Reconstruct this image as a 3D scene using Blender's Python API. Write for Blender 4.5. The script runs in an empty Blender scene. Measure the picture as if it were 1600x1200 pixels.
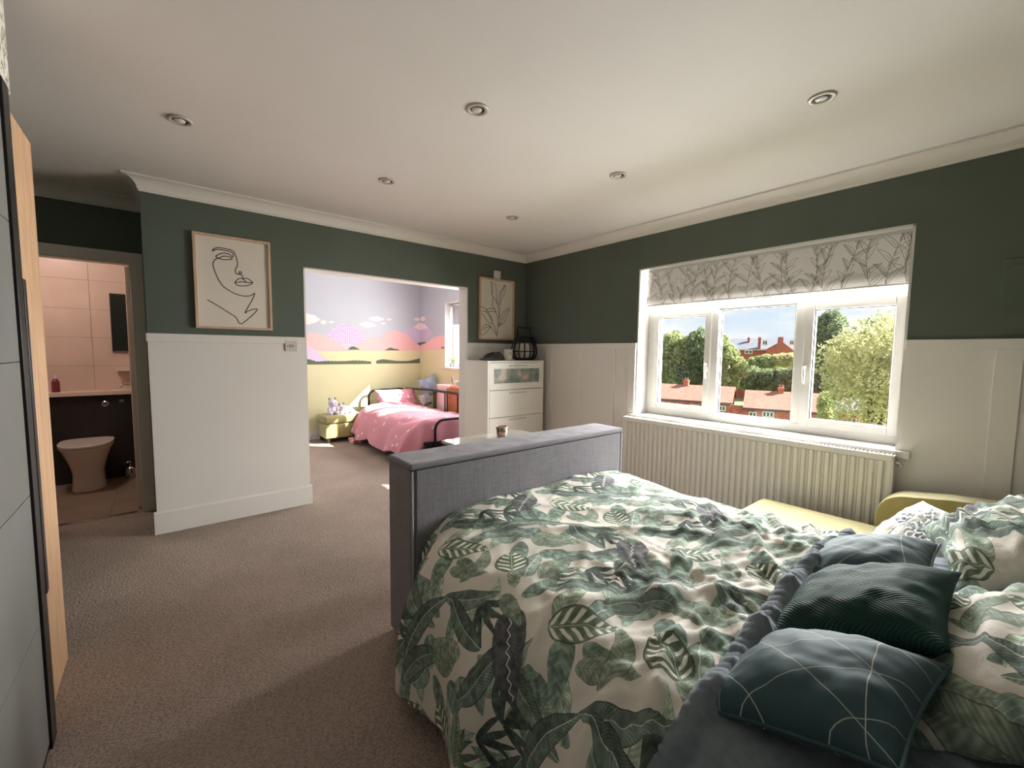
import bpy, bmesh, math, random
import numpy as np
from mathutils import Vector, Matrix, noise
R = math.radians
scene = bpy.context.scene
COL = scene.collection
rnd = random.Random(7)

# ------------------------------------------------------------------ camera, world, sun, area lights, exposure
cam_data = bpy.data.cameras.new('camera')
cam = bpy.data.objects.new('camera', cam_data)
COL.objects.link(cam)
scene.camera = cam
cam_data.sensor_fit = 'HORIZONTAL'
cam_data.sensor_width = 36.0
cam_data.lens = 659.34 / 1600 * 36.0
cam_data.clip_start = 0.02
cam_data.clip_end = 600
cam.matrix_world = (Matrix.Translation((0, 0, 1.32)) @ Matrix.Rotation(R(-39.57729593), 4, 'Z')
                    @ Matrix.Rotation(R(85.6604079), 4, 'X') @ Matrix.Rotation(R(0.59495431), 4, 'Z'))

scene.view_settings.view_transform = 'Standard'
scene.view_settings.look = 'None'
scene.view_settings.gamma = 1.0
scene.view_settings.use_curve_mapping = False
scene.view_settings.exposure = 0.80

world = bpy.data.worlds.new('sky')
scene.world = world
world.use_nodes = True
wn, wl = world.node_tree.nodes, world.node_tree.links
wn.clear()
w_out = wn.new('ShaderNodeOutputWorld')
w_bg = wn.new('ShaderNodeBackground')
w_tc = wn.new('ShaderNodeTexCoord')
w_sep = wn.new('ShaderNodeSeparateXYZ')
w_grad = wn.new('ShaderNodeValToRGB')
w_map = wn.new('ShaderNodeMapping')
w_noise = wn.new('ShaderNodeTexNoise')
w_cr = wn.new('ShaderNodeValToRGB')
w_mix = wn.new('ShaderNodeMixRGB')
wl.new(w_tc.outputs['Generated'], w_sep.inputs[0])
wl.new(w_sep.outputs['Z'], w_grad.inputs[0])
w_grad.color_ramp.elements[0].position = 0.0
w_grad.color_ramp.elements[0].color = (0.80, 0.90, 1.0, 1)
w_grad.color_ramp.elements[1].position = 0.7
w_grad.color_ramp.elements[1].color = (0.30, 0.52, 0.95, 1)
w_map.inputs['Scale'].default_value = (3.0, 3.0, 16.0)
wl.new(w_tc.outputs['Generated'], w_map.inputs[0])
wl.new(w_map.outputs[0], w_noise.inputs[0])
w_noise.inputs['Scale'].default_value = 1.6
w_noise.inputs['Detail'].default_value = 7.0
w_noise.inputs['Roughness'].default_value = 0.62
w_cr.color_ramp.elements[0].position = 0.36
w_cr.color_ramp.elements[1].position = 0.56
wl.new(w_noise.outputs[0], w_cr.inputs[0])
wl.new(w_cr.outputs[0], w_mix.inputs[0])
wl.new(w_grad.outputs[0], w_mix.inputs[1])
w_mix.inputs[2].default_value = (1.0, 1.0, 1.0, 1)
wl.new(w_mix.outputs[0], w_bg.inputs[0])
w_bg.inputs[1].default_value = 0.62
wl.new(w_bg.outputs[0], w_out.inputs[0])


def look_rot(d):
    return Vector(d).to_track_quat('-Z', 'Y').to_euler()


def lamp(name, kind, energy, loc, direction=None, color=(1, 1, 1), **kw):
    ld = bpy.data.lights.new(name, kind)
    ld.energy = energy
    ld.color = color
    for k, v in kw.items():
        setattr(ld, k, v)
    lo = bpy.data.objects.new(name, ld)
    COL.objects.link(lo)
    lo.location = loc
    if direction is not None:
        lo.rotation_euler = look_rot(direction)
    return lo


SUN_DIR = (-0.873, 0.844, -0.826)
lamp('sun', 'SUN', 15.0, (8, -8, 9), SUN_DIR, (1.0, 0.955, 0.90), angle=R(0.53))
# area lamps added outside both windows to boost the daylight indoors
a = lamp('daylight_boost_main', 'AREA', 280, (4.12, 1.365, 1.50), None, (1.0, 0.985, 0.98), shape='RECTANGLE', size=1.2, size_y=2.4)
a.rotation_euler = (0, R(58), 0)
a = lamp('daylight_boost_small', 'AREA', 80, (3.72, 4.92, 1.42), None, (1.0, 0.985, 0.98), shape='RECTANGLE', size=0.70, size_y=1.66)
a.rotation_euler = (0, R(90), 0)

# ------------------------------------------------------------------ helpers


class B:
    """collects quads and polygons, becomes one mesh"""

    def __init__(self):
        self.v = []
        self.f = []

    def quad(self, a, b, c, d):
        n = len(self.v)
        self.v += [a, b, c, d]
        self.f.append((n, n + 1, n + 2, n + 3))
        return self

    def box(self, x0, x1, y0, y1, z0, z1):
        n = len(self.v)
        self.v += [(x0, y0, z0), (x1, y0, z0), (x1, y1, z0), (x0, y1, z0), (x0, y0, z1), (x1, y0, z1), (x1, y1, z1), (x0, y1, z1)]
        for q in ((0, 3, 2, 1), (4, 5, 6, 7), (0, 1, 5, 4), (1, 2, 6, 5), (2, 3, 7, 6), (3, 0, 4, 7)):
            self.f.append(tuple(n + i for i in q))
        return self

    def obox(self, o, u, v, w, a, b, c):
        """box with centre o, unit axes u v w, half sizes a b c"""
        o, u, v, w = Vector(o), Vector(u), Vector(v), Vector(w)
        n = len(self.v)
        for sz in (-1, 1):
            for sx, sy in ((-1, -1), (1, -1), (1, 1), (-1, 1)):
                self.v.append(tuple(o + u * a * sx + v * b * sy + w * c * sz))
        for q in ((0, 3, 2, 1), (4, 5, 6, 7), (0, 1, 5, 4), (1, 2, 6, 5), (2, 3, 7, 6), (3, 0, 4, 7)):
            self.f.append(tuple(n + i for i in q))
        return self

    def prism(self, poly, axis, a0, a1):
        """extrude a 2d polygon along an axis: x -> poly (y,z); y -> (x,z); z -> (x,y)"""
        def P(p, t):
            return {'x': (t, p[0], p[1]), 'y': (p[0], t, p[1]), 'z': (p[0], p[1], t)}[axis]
        n = len(self.v)
        k = len(poly)
        self.v += [P(p, a0) for p in poly] + [P(p, a1) for p in poly]
        self.f.append(tuple(n + i for i in range(k)))
        self.f.append(tuple(n + k + i for i in reversed(range(k))))
        for i in range(k):
            j = (i + 1) % k
            self.f.append((n + i, n + k + i, n + k + j, n + j))
        return self

    def tube(self, pts, r, n=8, closed=False):
        pts = [Vector(p) for p in pts]
        m = len(pts)
        rs = r if isinstance(r, (list, tuple)) else [r] * m
        base = len(self.v)
        up = None
        for i, p in enumerate(pts):
            if closed:
                t = pts[(i + 1) % m] - pts[i - 1]
            else:
                t = pts[min(i + 1, m - 1)] - pts[max(i - 1, 0)]
            t = t.normalized() if t.length > 1e-9 else Vector((0, 0, 1))
            if up is None:
                up = Vector((0, 0, 1)) if abs(t.z) < 0.9 else Vector((1, 0, 0))
            s = t.cross(up)
            if s.length < 1e-6:
                s = t.cross(Vector((0, 1, 0)))
            s.normalize()
            up = s.cross(t).normalized()
            for k in range(n):
                a = 2 * math.pi * k / n
                self.v.append(tuple(p + (s * math.cos(a) + up * math.sin(a)) * rs[i]))
        for i in range(m if closed else m - 1):
            i2 = (i + 1) % m
            for k in range(n):
                k2 = (k + 1) % n
                self.f.append((base + i * n + k, base + i * n + k2, base + i2 * n + k2, base + i2 * n + k))
        if not closed:
            self.f.append(tuple(base + k for k in reversed(range(n))))
            self.f.append(tuple(base + (m - 1) * n + k for k in range(n)))
        return self

    def lathe(self, prof, c, n=24, sx=1.0, sy=1.0):
        base = len(self.v)
        m = len(prof)
        for r, z in prof:
            for k in range(n):
                a = 2 * math.pi * k / n
                self.v.append((c[0] + r * sx * math.cos(a), c[1] + r * sy * math.sin(a), c[2] + z))
        for i in range(m - 1):
            for k in range(n):
                k2 = (k + 1) % n
                self.f.append((base + i * n + k, base + i * n + k2, base + (i + 1) * n + k2, base + (i + 1) * n + k))
        self.f.append(tuple(base + k for k in reversed(range(n))))
        self.f.append(tuple(base + (m - 1) * n + k for k in range(n)))
        return self

    def ball(self, c, rx, ry, rz, n=14, m=9, rot=None):
        base = len(self.v)
        for i in range(1, m):
            t = math.pi * i / m
            for k in range(n):
                a = 2 * math.pi * k / n
                p = Vector((rx * math.sin(t) * math.cos(a), ry * math.sin(t) * math.sin(a), rz * math.cos(t)))
                if rot:
                    p.rotate(rot)
                self.v.append((c[0] + p.x, c[1] + p.y, c[2] + p.z))
        for s in (1, -1):
            p = Vector((0, 0, rz * s))
            if rot:
                p.rotate(rot)
            self.v.append((c[0] + p.x, c[1] + p.y, c[2] + p.z))
        t_, b_ = len(self.v) - 2, len(self.v) - 1
        for i in range(m - 2):
            for k in range(n):
                k2 = (k + 1) % n
                self.f.append((base + i * n + k, base + (i + 1) * n + k, base + (i + 1) * n + k2, base + i * n + k2))
        for k in range(n):
            k2 = (k + 1) % n
            self.f.append((t_, base + k, base + k2))
            self.f.append((b_, base + (m - 2) * n + k2, base + (m - 2) * n + k))
        return self


def obj(name, b, m, parent=None, smooth=False, bevel=0.0, seg=2, kind=None, subsurf=0):
    me = bpy.data.meshes.new(name)
    me.from_pydata([tuple(map(float, p)) for p in b.v], [], b.f)
    me.update()
    bm = bmesh.new()
    bm.from_mesh(me)
    bmesh.ops.recalc_face_normals(bm, faces=bm.faces)
    if bevel > 0:
        bmesh.ops.bevel(bm, geom=list(bm.edges), offset=bevel, segments=seg, profile=0.6, affect='EDGES', clamp_overlap=True)
    if smooth:
        for f in bm.faces:
            f.smooth = True
    bm.to_mesh(me)
    bm.free()
    if m is not None:
        me.materials.append(m)
    o = bpy.data.objects.new(name, me)
    COL.objects.link(o)
    attach(o, parent)
    if kind:
        o['kind'] = kind
    if smooth and bevel > 0:
        md = o.modifiers.new('weighted', 'WEIGHTED_NORMAL')
    if subsurf:
        md = o.modifiers.new('sub', 'SUBSURF')
        md.levels = md.render_levels = subsurf
    return o


def attach(o, parent):
    if parent is not None:
        o.parent = parent
        if parent.type == 'EMPTY':
            o.matrix_parent_inverse = Matrix.Translation(parent.location).inverted()


def grid_obj(name, fn, nu, nv, m, parent=None, uv=None, closed_u=False, smooth=True, kind=None):
    """fn(i/nu, j/nv) -> point ; uv(i/nu, j/nv) -> (u, v)"""
    V, F, U = [], [], []
    for j in range(nv + 1):
        for i in range(nu + 1):
            V.append(tuple(fn(i / nu, j / nv)))
            if uv:
                U.append(uv(i / nu, j / nv))
    for j in range(nv):
        for i in range(nu):
            n = j * (nu + 1) + i
            F.append((n, n + 1, n + nu + 2, n + nu + 1))
    me = bpy.data.meshes.new(name)
    me.from_pydata(V, [], F)
    me.update()
    if smooth:
        me.polygons.foreach_set('use_smooth', [True] * len(F))
    if uv:
        lay = me.uv_layers.new(name='UVMap')
        idx = np.zeros(len(me.loops), dtype=np.int32)
        me.loops.foreach_get('vertex_index', idx)
        lay.data.foreach_set('uv', np.array(U, dtype=np.float32)[idx].ravel())
    if m is not None:
        me.materials.append(m)
    o = bpy.data.objects.new(name, me)
    COL.objects.link(o)
    attach(o, parent)
    if kind:
        o['kind'] = kind
    return o


def thing(name, label, cat, loc=(0, 0, 0), group=None):
    o = bpy.data.objects.new(name, None)
    COL.objects.link(o)
    o.empty_display_size = 0.05
    o.location = loc
    o['label'] = label
    o['category'] = cat
    if group:
        o['group'] = group
    return o


def tag(o, label, cat, group=None):
    o['label'] = label
    o['category'] = cat
    if group:
        o['group'] = group
    return o


def dup(root, loc, label):
    r = root.copy()
    COL.objects.link(r)
    r.location = loc
    r['label'] = label
    for ch in list(root.children):
        c = ch.copy()
        COL.objects.link(c)
        c.parent = r
        c.matrix_parent_inverse = ch.matrix_parent_inverse.copy()
        for g in ch.children:
            d = g.copy()
            COL.objects.link(d)
            d.parent = c
    return r


def struct(name, b, m, parent=None, **kw):
    return obj(name, b, m, parent, kind='structure' if parent is None else None, **kw)


# ------------------------------------------------------------------ materials


def srgb(r, g, b):
    def f(c):
        c /= 255.0
        return c / 12.92 if c <= 0.04045 else ((c + 0.055) / 1.055) ** 2.4
    return (f(r), f(g), f(b), 1)


def mat(name, col, rough=0.6, metal=0.0, var=0.0, vscale=8.0, bump=0.0, bscale=40.0, stretch=(1, 1, 1), spec=0.5, sheen=0.0, detail=3.0, coat=0.0):
    m = bpy.data.materials.new(name)
    m.use_nodes = True
    nt = m.node_tree
    p = nt.nodes['Principled BSDF']
    p.inputs['Base Color'].default_value = col
    p.inputs['Roughness'].default_value = rough
    p.inputs['Metallic'].default_value = metal
    p.inputs['Specular IOR Level'].default_value = spec
    if sheen:
        p.inputs['Sheen Weight'].default_value = sheen
    if coat:
        p.inputs['Coat Weight'].default_value = coat
    tc = nt.nodes.new('ShaderNodeTexCoord')
    mp = nt.nodes.new('ShaderNodeMapping')
    mp.inputs['Scale'].default_value = stretch
    nt.links.new(tc.outputs['Object'], mp.inputs[0])
    if var > 0:
        n = nt.nodes.new('ShaderNodeTexNoise')
        n.inputs['Scale'].default_value = vscale
        n.inputs['Detail'].default_value = detail
        nt.links.new(mp.outputs[0], n.inputs[0])
        r = nt.nodes.new('ShaderNodeValToRGB')
        r.color_ramp.elements[0].position = 0.3
        r.color_ramp.elements[1].position = 0.7
        r.color_ramp.elements[0].color = tuple(max(0, c * (1 - var)) for c in col[:3]) + (1,)
        r.color_ramp.elements[1].color = tuple(min(1, c * (1 + var)) for c in col[:3]) + (1,)
        nt.links.new(n.outputs[0], r.inputs[0])
        nt.links.new(r.outputs[0], p.inputs['Base Color'])
    if bump > 0:
        n = nt.nodes.new('ShaderNodeTexNoise')
        n.inputs['Scale'].default_value = bscale
        n.inputs['Detail'].default_value = 4
        nt.links.new(mp.outputs[0], n.inputs[0])
        bp = nt.nodes.new('ShaderNodeBump')
        bp.inputs['Strength'].default_value = bump
        bp.inputs['Distance'].default_value = 0.01
        nt.links.new(n.outputs[0], bp.inputs['Height'])
        nt.links.new(bp.outputs[0], p.inputs['Normal'])
    return m


def nd(m, kind, **kw):
    n = m.node_tree.nodes.new(kind)
    for k, v in kw.items():
        if k in n.inputs:
            n.inputs[k].default_value = v
        else:
            setattr(n, k, v)
    return n


def ln(m, a, b):
    m.node_tree.links.new(a, b)


def pbsdf(m):
    return m.node_tree.nodes['Principled BSDF']


def math_n(m, op, a, b=None):
    n = m.node_tree.nodes.new('ShaderNodeMath')
    n.operation = op
    for i, x in enumerate((a, b)):
        if x is None:
            continue
        if isinstance(x, (int, float)):
            n.inputs[i].default_value = x
        else:
            ln(m, x, n.inputs[i])
    return n.outputs[0]


GREEN = mat('green_wall_paint', srgb(88, 96, 84), 0.62, var=0.05, vscale=3, bump=0.03, bscale=120)
WHITE_WALL = mat('white_panel_paint', srgb(226, 221, 214), 0.45, var=0.015, vscale=2)
CEIL = mat('ceiling_paint', srgb(232, 226, 220), 0.8, var=0.02, vscale=1.5, bump=0.03, bscale=60)
CORN = mat('cornice_paint', srgb(230, 223, 214), 0.6)
PVC = mat('white_upvc', srgb(212, 209, 204), 0.28)
SILL = mat('glossy_white_sill', srgb(222, 220, 216), 0.25, spec=0.5)
RAD = mat('radiator_enamel', srgb(230, 225, 216), 0.35)
BLACKM = mat('black_metal', srgb(26, 24, 24), 0.35, metal=0.3)
CHROME = mat('chrome', srgb(205, 200, 195), 0.15, metal=1.0)
RUBBER = mat('dark_gap', srgb(30, 30, 30), 0.7)
PAPER = mat('print_paper', srgb(222, 212, 198), 0.5, var=0.01)
INK = mat('black_ink', srgb(25, 18, 18), 0.7)
FRAMEWOOD = mat('pale_oak_frame', srgb(205, 172, 145), 0.5, var=0.10, vscale=6, stretch=(8, 8, 1))
OAKN = mat('oak_veneer', srgb(202, 162, 124), 0.5, var=0.16, vscale=5, stretch=(6, 6, 0.7), bump=0.05, bscale=20)
GREYPANEL = mat('slate_grey_panel', srgb(112, 111, 106), 0.6, var=0.10, vscale=2.2, detail=8)
WHITEFURN = mat('white_foil', srgb(236, 232, 222), 0.4)

# carpet: loop pile in rows
CARPET = mat('loop_carpet', srgb(150, 132, 122), 0.95, spec=0.1)
_m = CARPET
_tc = nd(_m, 'ShaderNodeTexCoord')
_mp = nd(_m, 'ShaderNodeMapping')
_mp.inputs['Rotation'].default_value = (0, 0, R(38))
_mp.inputs['Scale'].default_value = (78, 150, 60)
ln(_m, _tc.outputs['Object'], _mp.inputs[0])
_vo = nd(_m, 'ShaderNodeTexVoronoi')
_vo.inputs['Scale'].default_value = 1.0
_vo.inputs['Randomness'].default_value = 0.38
ln(_m, _mp.outputs[0], _vo.inputs[0])
_no = nd(_m, 'ShaderNodeTexNoise')
_no.inputs['Scale'].default_value = 2.2
_no.inputs['Detail'].default_value = 6
ln(_m, _tc.outputs['Object'], _no.inputs[0])
_r1 = nd(_m, 'ShaderNodeValToRGB')
_r1.color_ramp.elements[0].position, _r1.color_ramp.elements[1].position = 0.15, 0.75
_r1.color_ramp.elements[0].color = srgb(196, 178, 166)
_r1.color_ramp.elements[1].color = srgb(132, 116, 106)
ln(_m, _vo.outputs['Distance'], _r1.inputs[0])
_mx = nd(_m, 'ShaderNodeMixRGB')
_mx.blend_type = 'MULTIPLY'
_mx.inputs[0].default_value = 1.0
_r2 = nd(_m, 'ShaderNodeValToRGB')
_r2.color_ramp.elements[0].position, _r2.color_ramp.elements[1].position = 0.35, 0.65
_r2.color_ramp.elements[0].color = (0.86, 0.86, 0.86, 1)
_r2.color_ramp.elements[1].color = (1.0, 1.0, 1.0, 1)
ln(_m, _no.outputs[0], _r2.inputs[0])
ln(_m, _r1.outputs[0], _mx.inputs[1])
ln(_m, _r2.outputs[0], _mx.inputs[2])
ln(_m, _mx.outputs[0], pbsdf(_m).inputs['Base Color'])
_bp = nd(_m, 'ShaderNodeBump')
_bp.invert = True
_bp.inputs['Strength'].default_value = 0.9
_bp.inputs['Distance'].default_value = 0.006
ln(_m, _vo.outputs['Distance'], _bp.inputs['Height'])
ln(_m, _bp.outputs[0], pbsdf(_m).inputs['Normal'])


def weave_mat(name, col, col2, rough=0.9, scale=420, var=0.5, bump=0.25):
    """cloth with fine crossing threads"""
    m = mat(name, col, rough, spec=0.2, sheen=0.15)
    tc = nd(m, 'ShaderNodeTexCoord')
    w = []
    for st in ((scale, scale, 12), (12, 12, scale)):
        mp = nd(m, 'ShaderNodeMapping')
        mp.inputs['Scale'].default_value = st
        ln(m, tc.outputs['Object'], mp.inputs[0])
        n = nd(m, 'ShaderNodeTexNoise')
        n.inputs['Scale'].default_value = 1.0
        n.inputs['Detail'].default_value = 2
        ln(m, mp.outputs[0], n.inputs[0])
        w.append(n.outputs[0])
    s = math_n(m, 'MULTIPLY', math_n(m, 'ADD', w[0], w[1]), 0.5)
    r = nd(m, 'ShaderNodeValToRGB')
    r.color_ramp.elements[0].position, r.color_ramp.elements[1].position = 0.36, 0.64
    r.color_ramp.elements[0].color = col2
    r.color_ramp.elements[1].color = col
    ln(m, s, r.inputs[0])
    ln(m, r.outputs[0], pbsdf(m).inputs['Base Color'])
    bp = nd(m, 'ShaderNodeBump')
    bp.inputs['Strength'].default_value = bump
    bp.inputs['Distance'].default_value = 0.002
    ln(m, s, bp.inputs['Height'])
    ln(m, bp.outputs[0], pbsdf(m).inputs['Normal'])
    return m


GREYCLOTH = weave_mat('grey_upholstery', srgb(152, 147, 153), srgb(116, 111, 118), scale=700)
THROWM = mat('slate_throw_cloth', srgb(118, 126, 134), 0.9, spec=0.1, sheen=0.1, var=0.10, vscale=60, bump=0.1, bscale=250)
LIME = mat('lime_velvet', srgb(164, 153, 98), 0.75, var=0.10, vscale=4, sheen=0.4, stretch=(1, 3, 1))

# window glass: clear, with the mirror image that the angle calls for
GLASS = bpy.data.materials.new('window_glass')
GLASS.use_nodes = True
_nt = GLASS.node_tree
_nt.nodes.remove(_nt.nodes['Principled BSDF'])
_tr = _nt.nodes.new('ShaderNodeBsdfTransparent')
_tr.inputs[0].default_value = (0.97, 0.98, 0.975, 1)
_gl = _nt.nodes.new('ShaderNodeBsdfGlossy')
_gl.inputs['Roughness'].default_value = 0.01
_fr = _nt.nodes.new('ShaderNodeLayerWeight')      # Schlick reflection, the same on both faces of the pane
_fr.inputs[0].default_value = 0.5
_pw = _nt.nodes.new('ShaderNodeMath')
_pw.operation = 'POWER'
_pw.inputs[1].default_value = 5.0
_ma = _nt.nodes.new('ShaderNodeMath')
_ma.operation = 'MULTIPLY_ADD'
_ma.inputs[1].default_value = 0.9
_ma.inputs[2].default_value = 0.03
_nt.links.new(_fr.outputs['Facing'], _pw.inputs[0])
_nt.links.new(_pw.outputs[0], _ma.inputs[0])
_ms = _nt.nodes.new('ShaderNodeMixShader')
_nt.links.new(_ma.outputs[0], _ms.inputs[0])
_nt.links.new(_tr.outputs[0], _ms.inputs[1])
_nt.links.new(_gl.outputs[0], _ms.inputs[2])
_nt.links.new(_ms.outputs[0], _nt.nodes['Material Output'].inputs[0])

# ------------------------------------------------------------------ painted prints (drawn here with numpy)


class Canvas:
    def __init__(s, w, h, bg):
        s.w, s.h = w, h
        s.a = np.ones((h, w, 3), np.float32) * (np.array(bg, np.float32) / 255)
        g = np.random.RandomState(3)
        n = g.rand(h // 16 + 1, w // 16 + 1)
        s.n = np.kron(n, np.ones((16, 16)))[:h, :w]
        for k in (4, 8):
            s.n = (s.n + np.roll(s.n, k, 0) + np.roll(s.n, k, 1) + np.roll(s.n, -k, 0) + np.roll(s.n, -k, 1)) / 5

    def leaf(s, cx, cy, ang, L, W, kind, bend=0.0, wrap=True, tone=1.0, lw=1.6):
        hw = int(L * 0.62 + W * 0.6 + abs(bend) * L) + 4
        iy = np.arange(int(cy) - hw, int(cy) + hw)
        ix = np.arange(int(cx) - hw, int(cx) + hw)
        if not wrap:
            iy = iy[(iy >= 0) & (iy < s.h)]
            ix = ix[(ix >= 0) & (ix < s.w)]
            if len(iy) == 0 or len(ix) == 0:
                return
        X, Y = np.meshgrid(ix - cx, iy - cy)
        c, sn = math.cos(ang), math.sin(ang)
        u = (X * c + Y * sn) / L + 0.5
        v = -X * sn + Y * c - bend * L * 4 * ((u - 0.5) ** 2 - 0.25)
        uc = np.clip(u, 0, 1)
        if kind == 'long' or kind == 'longb':
            w = W / 2 * np.power(np.clip(np.sin(np.pi * np.power(uc, 0.85)), 0, 1), 0.62)
        elif kind == 'round':
            w = W / 2 * np.power(np.clip(np.sin(np.pi * np.power(uc, 0.9)), 0, 1), 0.48)
        else:
            w = W / 2 * np.power(np.clip(np.sin(np.pi * np.power(uc, 0.72)), 0, 1), 0.8)
        av = np.abs(v)
        if kind == 'frond':
            # thin leaflets off a stem
            ph = (u * 6.0 - av / L * 4.5)
            tooth = np.abs((ph % 1.0) - 0.5) * 2
            msk = np.clip((0.42 - tooth) * 6, 0, 1) * (av < W / 2 * np.clip(1.15 - uc, 0.1, 1)) * (u > 0) * (u < 1)
            msk = np.maximum(msk, np.clip(1.8 - av, 0, 1) * (u > 0) * (u < 1))
        elif kind == 'outline' or kind == 'hatch':
            inside = (u > 0) & (u < 1)
            msk = np.clip(lw - np.abs(av - w), 0, 1) * inside * (w > lw * 0.6)
            mid = np.clip(lw * 0.8 - av, 0, 1) * (u > -0.02) * (u < (0.5 if kind == 'outline' else 0.9))
            msk = np.maximum(msk, mid)
            if kind == 'hatch':
                st = (np.sin((v) * 1.15) > 0.35) * (av < w) * (v > 0) * inside
                msk = np.maximum(msk, st * 0.75)
        else:
            msk = np.clip(w - av + 0.5, 0, 1) * (u > 0) * (u < 1)
        yy, xx = np.meshgrid(iy % s.h, ix % s.w, indexing='ij')
        nz = s.n[yy, xx]
        r = av / np.maximum(w, 1e-3)
        if kind == 'stripe' or kind == 'round':
            base = np.array([92, 110, 84]) if kind == 'stripe' else np.array([84, 100, 74])
            nv = 6.5 if kind == 'stripe' else 5.0
            ph = u * nv - av / L * nv * 0.75
            band = np.clip((np.sin(2 * np.pi * ph) - 0.15) * 5, 0, 1) * np.clip((0.9 - r) * 8, 0, 1) * np.clip((r - 0.08) * 10, 0, 1)
            col = base[None, None] * (0.75 + 0.5 * nz)[..., None]
            col = col * (1 - band[..., None]) + np.array([216, 214, 196]) * band[..., None]
            edge = np.clip((r - 0.93) * 25, 0, 1)
            mid = np.clip(2.2 - av, 0, 1)
            col = col * (1 - 0.45 * edge[..., None])
            col = col * (1 - mid[..., None]) + np.array([190, 196, 172]) * mid[..., None]
        elif kind == 'zig':
            col = np.array([74, 74, 78])[None, None] * (0.75 + 0.6 * nz)[..., None]
            z = (np.abs(((u * 9) % 1) - 0.5) * 2 - 0.5) * W * 0.10
            zz = np.clip(3.4 - np.abs(v - z), 0, 1) * (u > 0.1) * (u < 0.92)
            ve = np.clip(np.sin(2 * np.pi * (u * 22 - av / L * 12)) - 0.6, 0, 1)
            col = col * (1 + 0.35 * ve[..., None])
            col = col * (1 - zz[..., None]) + np.array([226, 222, 216]) * zz[..., None]
        elif kind == 'long' or kind == 'longb':
            base = np.array([116, 136, 120]) if kind == 'long' else np.array([92, 112, 98])
            ve = 0.5 + 0.5 * np.sin(2 * np.pi * (u * 30 - av / L * 26))
            col = base[None, None] * (0.7 + 0.5 * nz)[..., None] * (0.80 + 0.26 * ve)[..., None]
            col = np.where((v > 0)[..., None], col * 0.84, col)
            mid = np.clip(1.8 - av, 0, 1)
            col = col * (1 - mid[..., None]) + np.array([196, 206, 190]) * mid[..., None]
            edge = np.clip((r - 0.9) * 18, 0, 1)
            col = col * (1 - 0.4 * edge[..., None])
        elif kind == 'sage':
            ve = 0.5 + 0.5 * np.sin(2 * np.pi * (u * 14 - av / L * 12))
            col = np.array([132, 148, 124])[None, None] * (0.72 + 0.5 * nz)[..., None] * (0.86 + 0.18 * ve)[..., None]
            mid = np.clip(1.6 - av, 0, 1)
            col = col * (1 - mid[..., None]) + np.array([88, 102, 84]) * mid[..., None]
            edge = np.clip((r - 0.92) * 22, 0, 1)
            col = col * (1 - 0.35 * edge[..., None])
        elif kind == 'plain':
            col = np.array([86, 106, 92])[None, None] * (0.65 + 0.7 * nz)[..., None] + 0 * u[..., None]
            ve = np.clip(np.sin(2 * np.pi * (u * 10 - av / L * 8)) - 0.75, 0, 1)
            col = col * (1 + 1.0 * ve[..., None])
        elif kind == 'frond':
            col = np.array([58, 72, 64])[None, None] * (0.8 + 0.4 * nz)[..., None]
        else:
            col = np.array([118, 112, 106])[None, None] + 0 * u[..., None]
        if kind not in ('outline', 'hatch'):
            gcol = col.mean(2, keepdims=True)
            col = (col * 0.72 + gcol * 0.28) * 1.08 + 8
        col = np.clip(col * tone / 255, 0, 1)
        msk = (msk * (0.93 if kind not in ('outline', 'hatch') else 0.9))[..., None]
        s.a[yy, xx] = s.a[yy, xx] * (1 - msk) + col * msk

    def stroke(s, pts, lw, col):
        for (x0, y0), (x1, y1) in zip(pts[:-1], pts[1:]):
            xa, xb = int(max(0, min(x0, x1) - lw - 2)), int(min(s.w, max(x0, x1) + lw + 3))
            ya, yb = int(max(0, min(y0, y1) - lw - 2)), int(min(s.h, max(y0, y1) + lw + 3))
            if xb <= xa or yb <= ya:
                continue
            X, Y = np.meshgrid(np.arange(xa, xb), np.arange(ya, yb))
            dx, dy = x1 - x0, y1 - y0
            t = np.clip(((X - x0) * dx + (Y - y0) * dy) / (dx * dx + dy * dy + 1e-9), 0, 1)
            d = np.hypot(X - x0 - t * dx, Y - y0 - t * dy)
            m = np.clip(lw - d + 0.5, 0, 1)[..., None] * 0.9
            s.a[ya:yb, xa:xb] = s.a[ya:yb, xa:xb] * (1 - m) + np.array(col) / 255 * m

    def image(s, name):
        im = bpy.data.images.new(name, s.w, s.h)
        px = np.ones((s.h, s.w, 4), np.float32)
        px[..., :3] = s.a
        im.pixels.foreach_set(px.ravel())
        im.update()
        im.pack()
        return im


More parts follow.
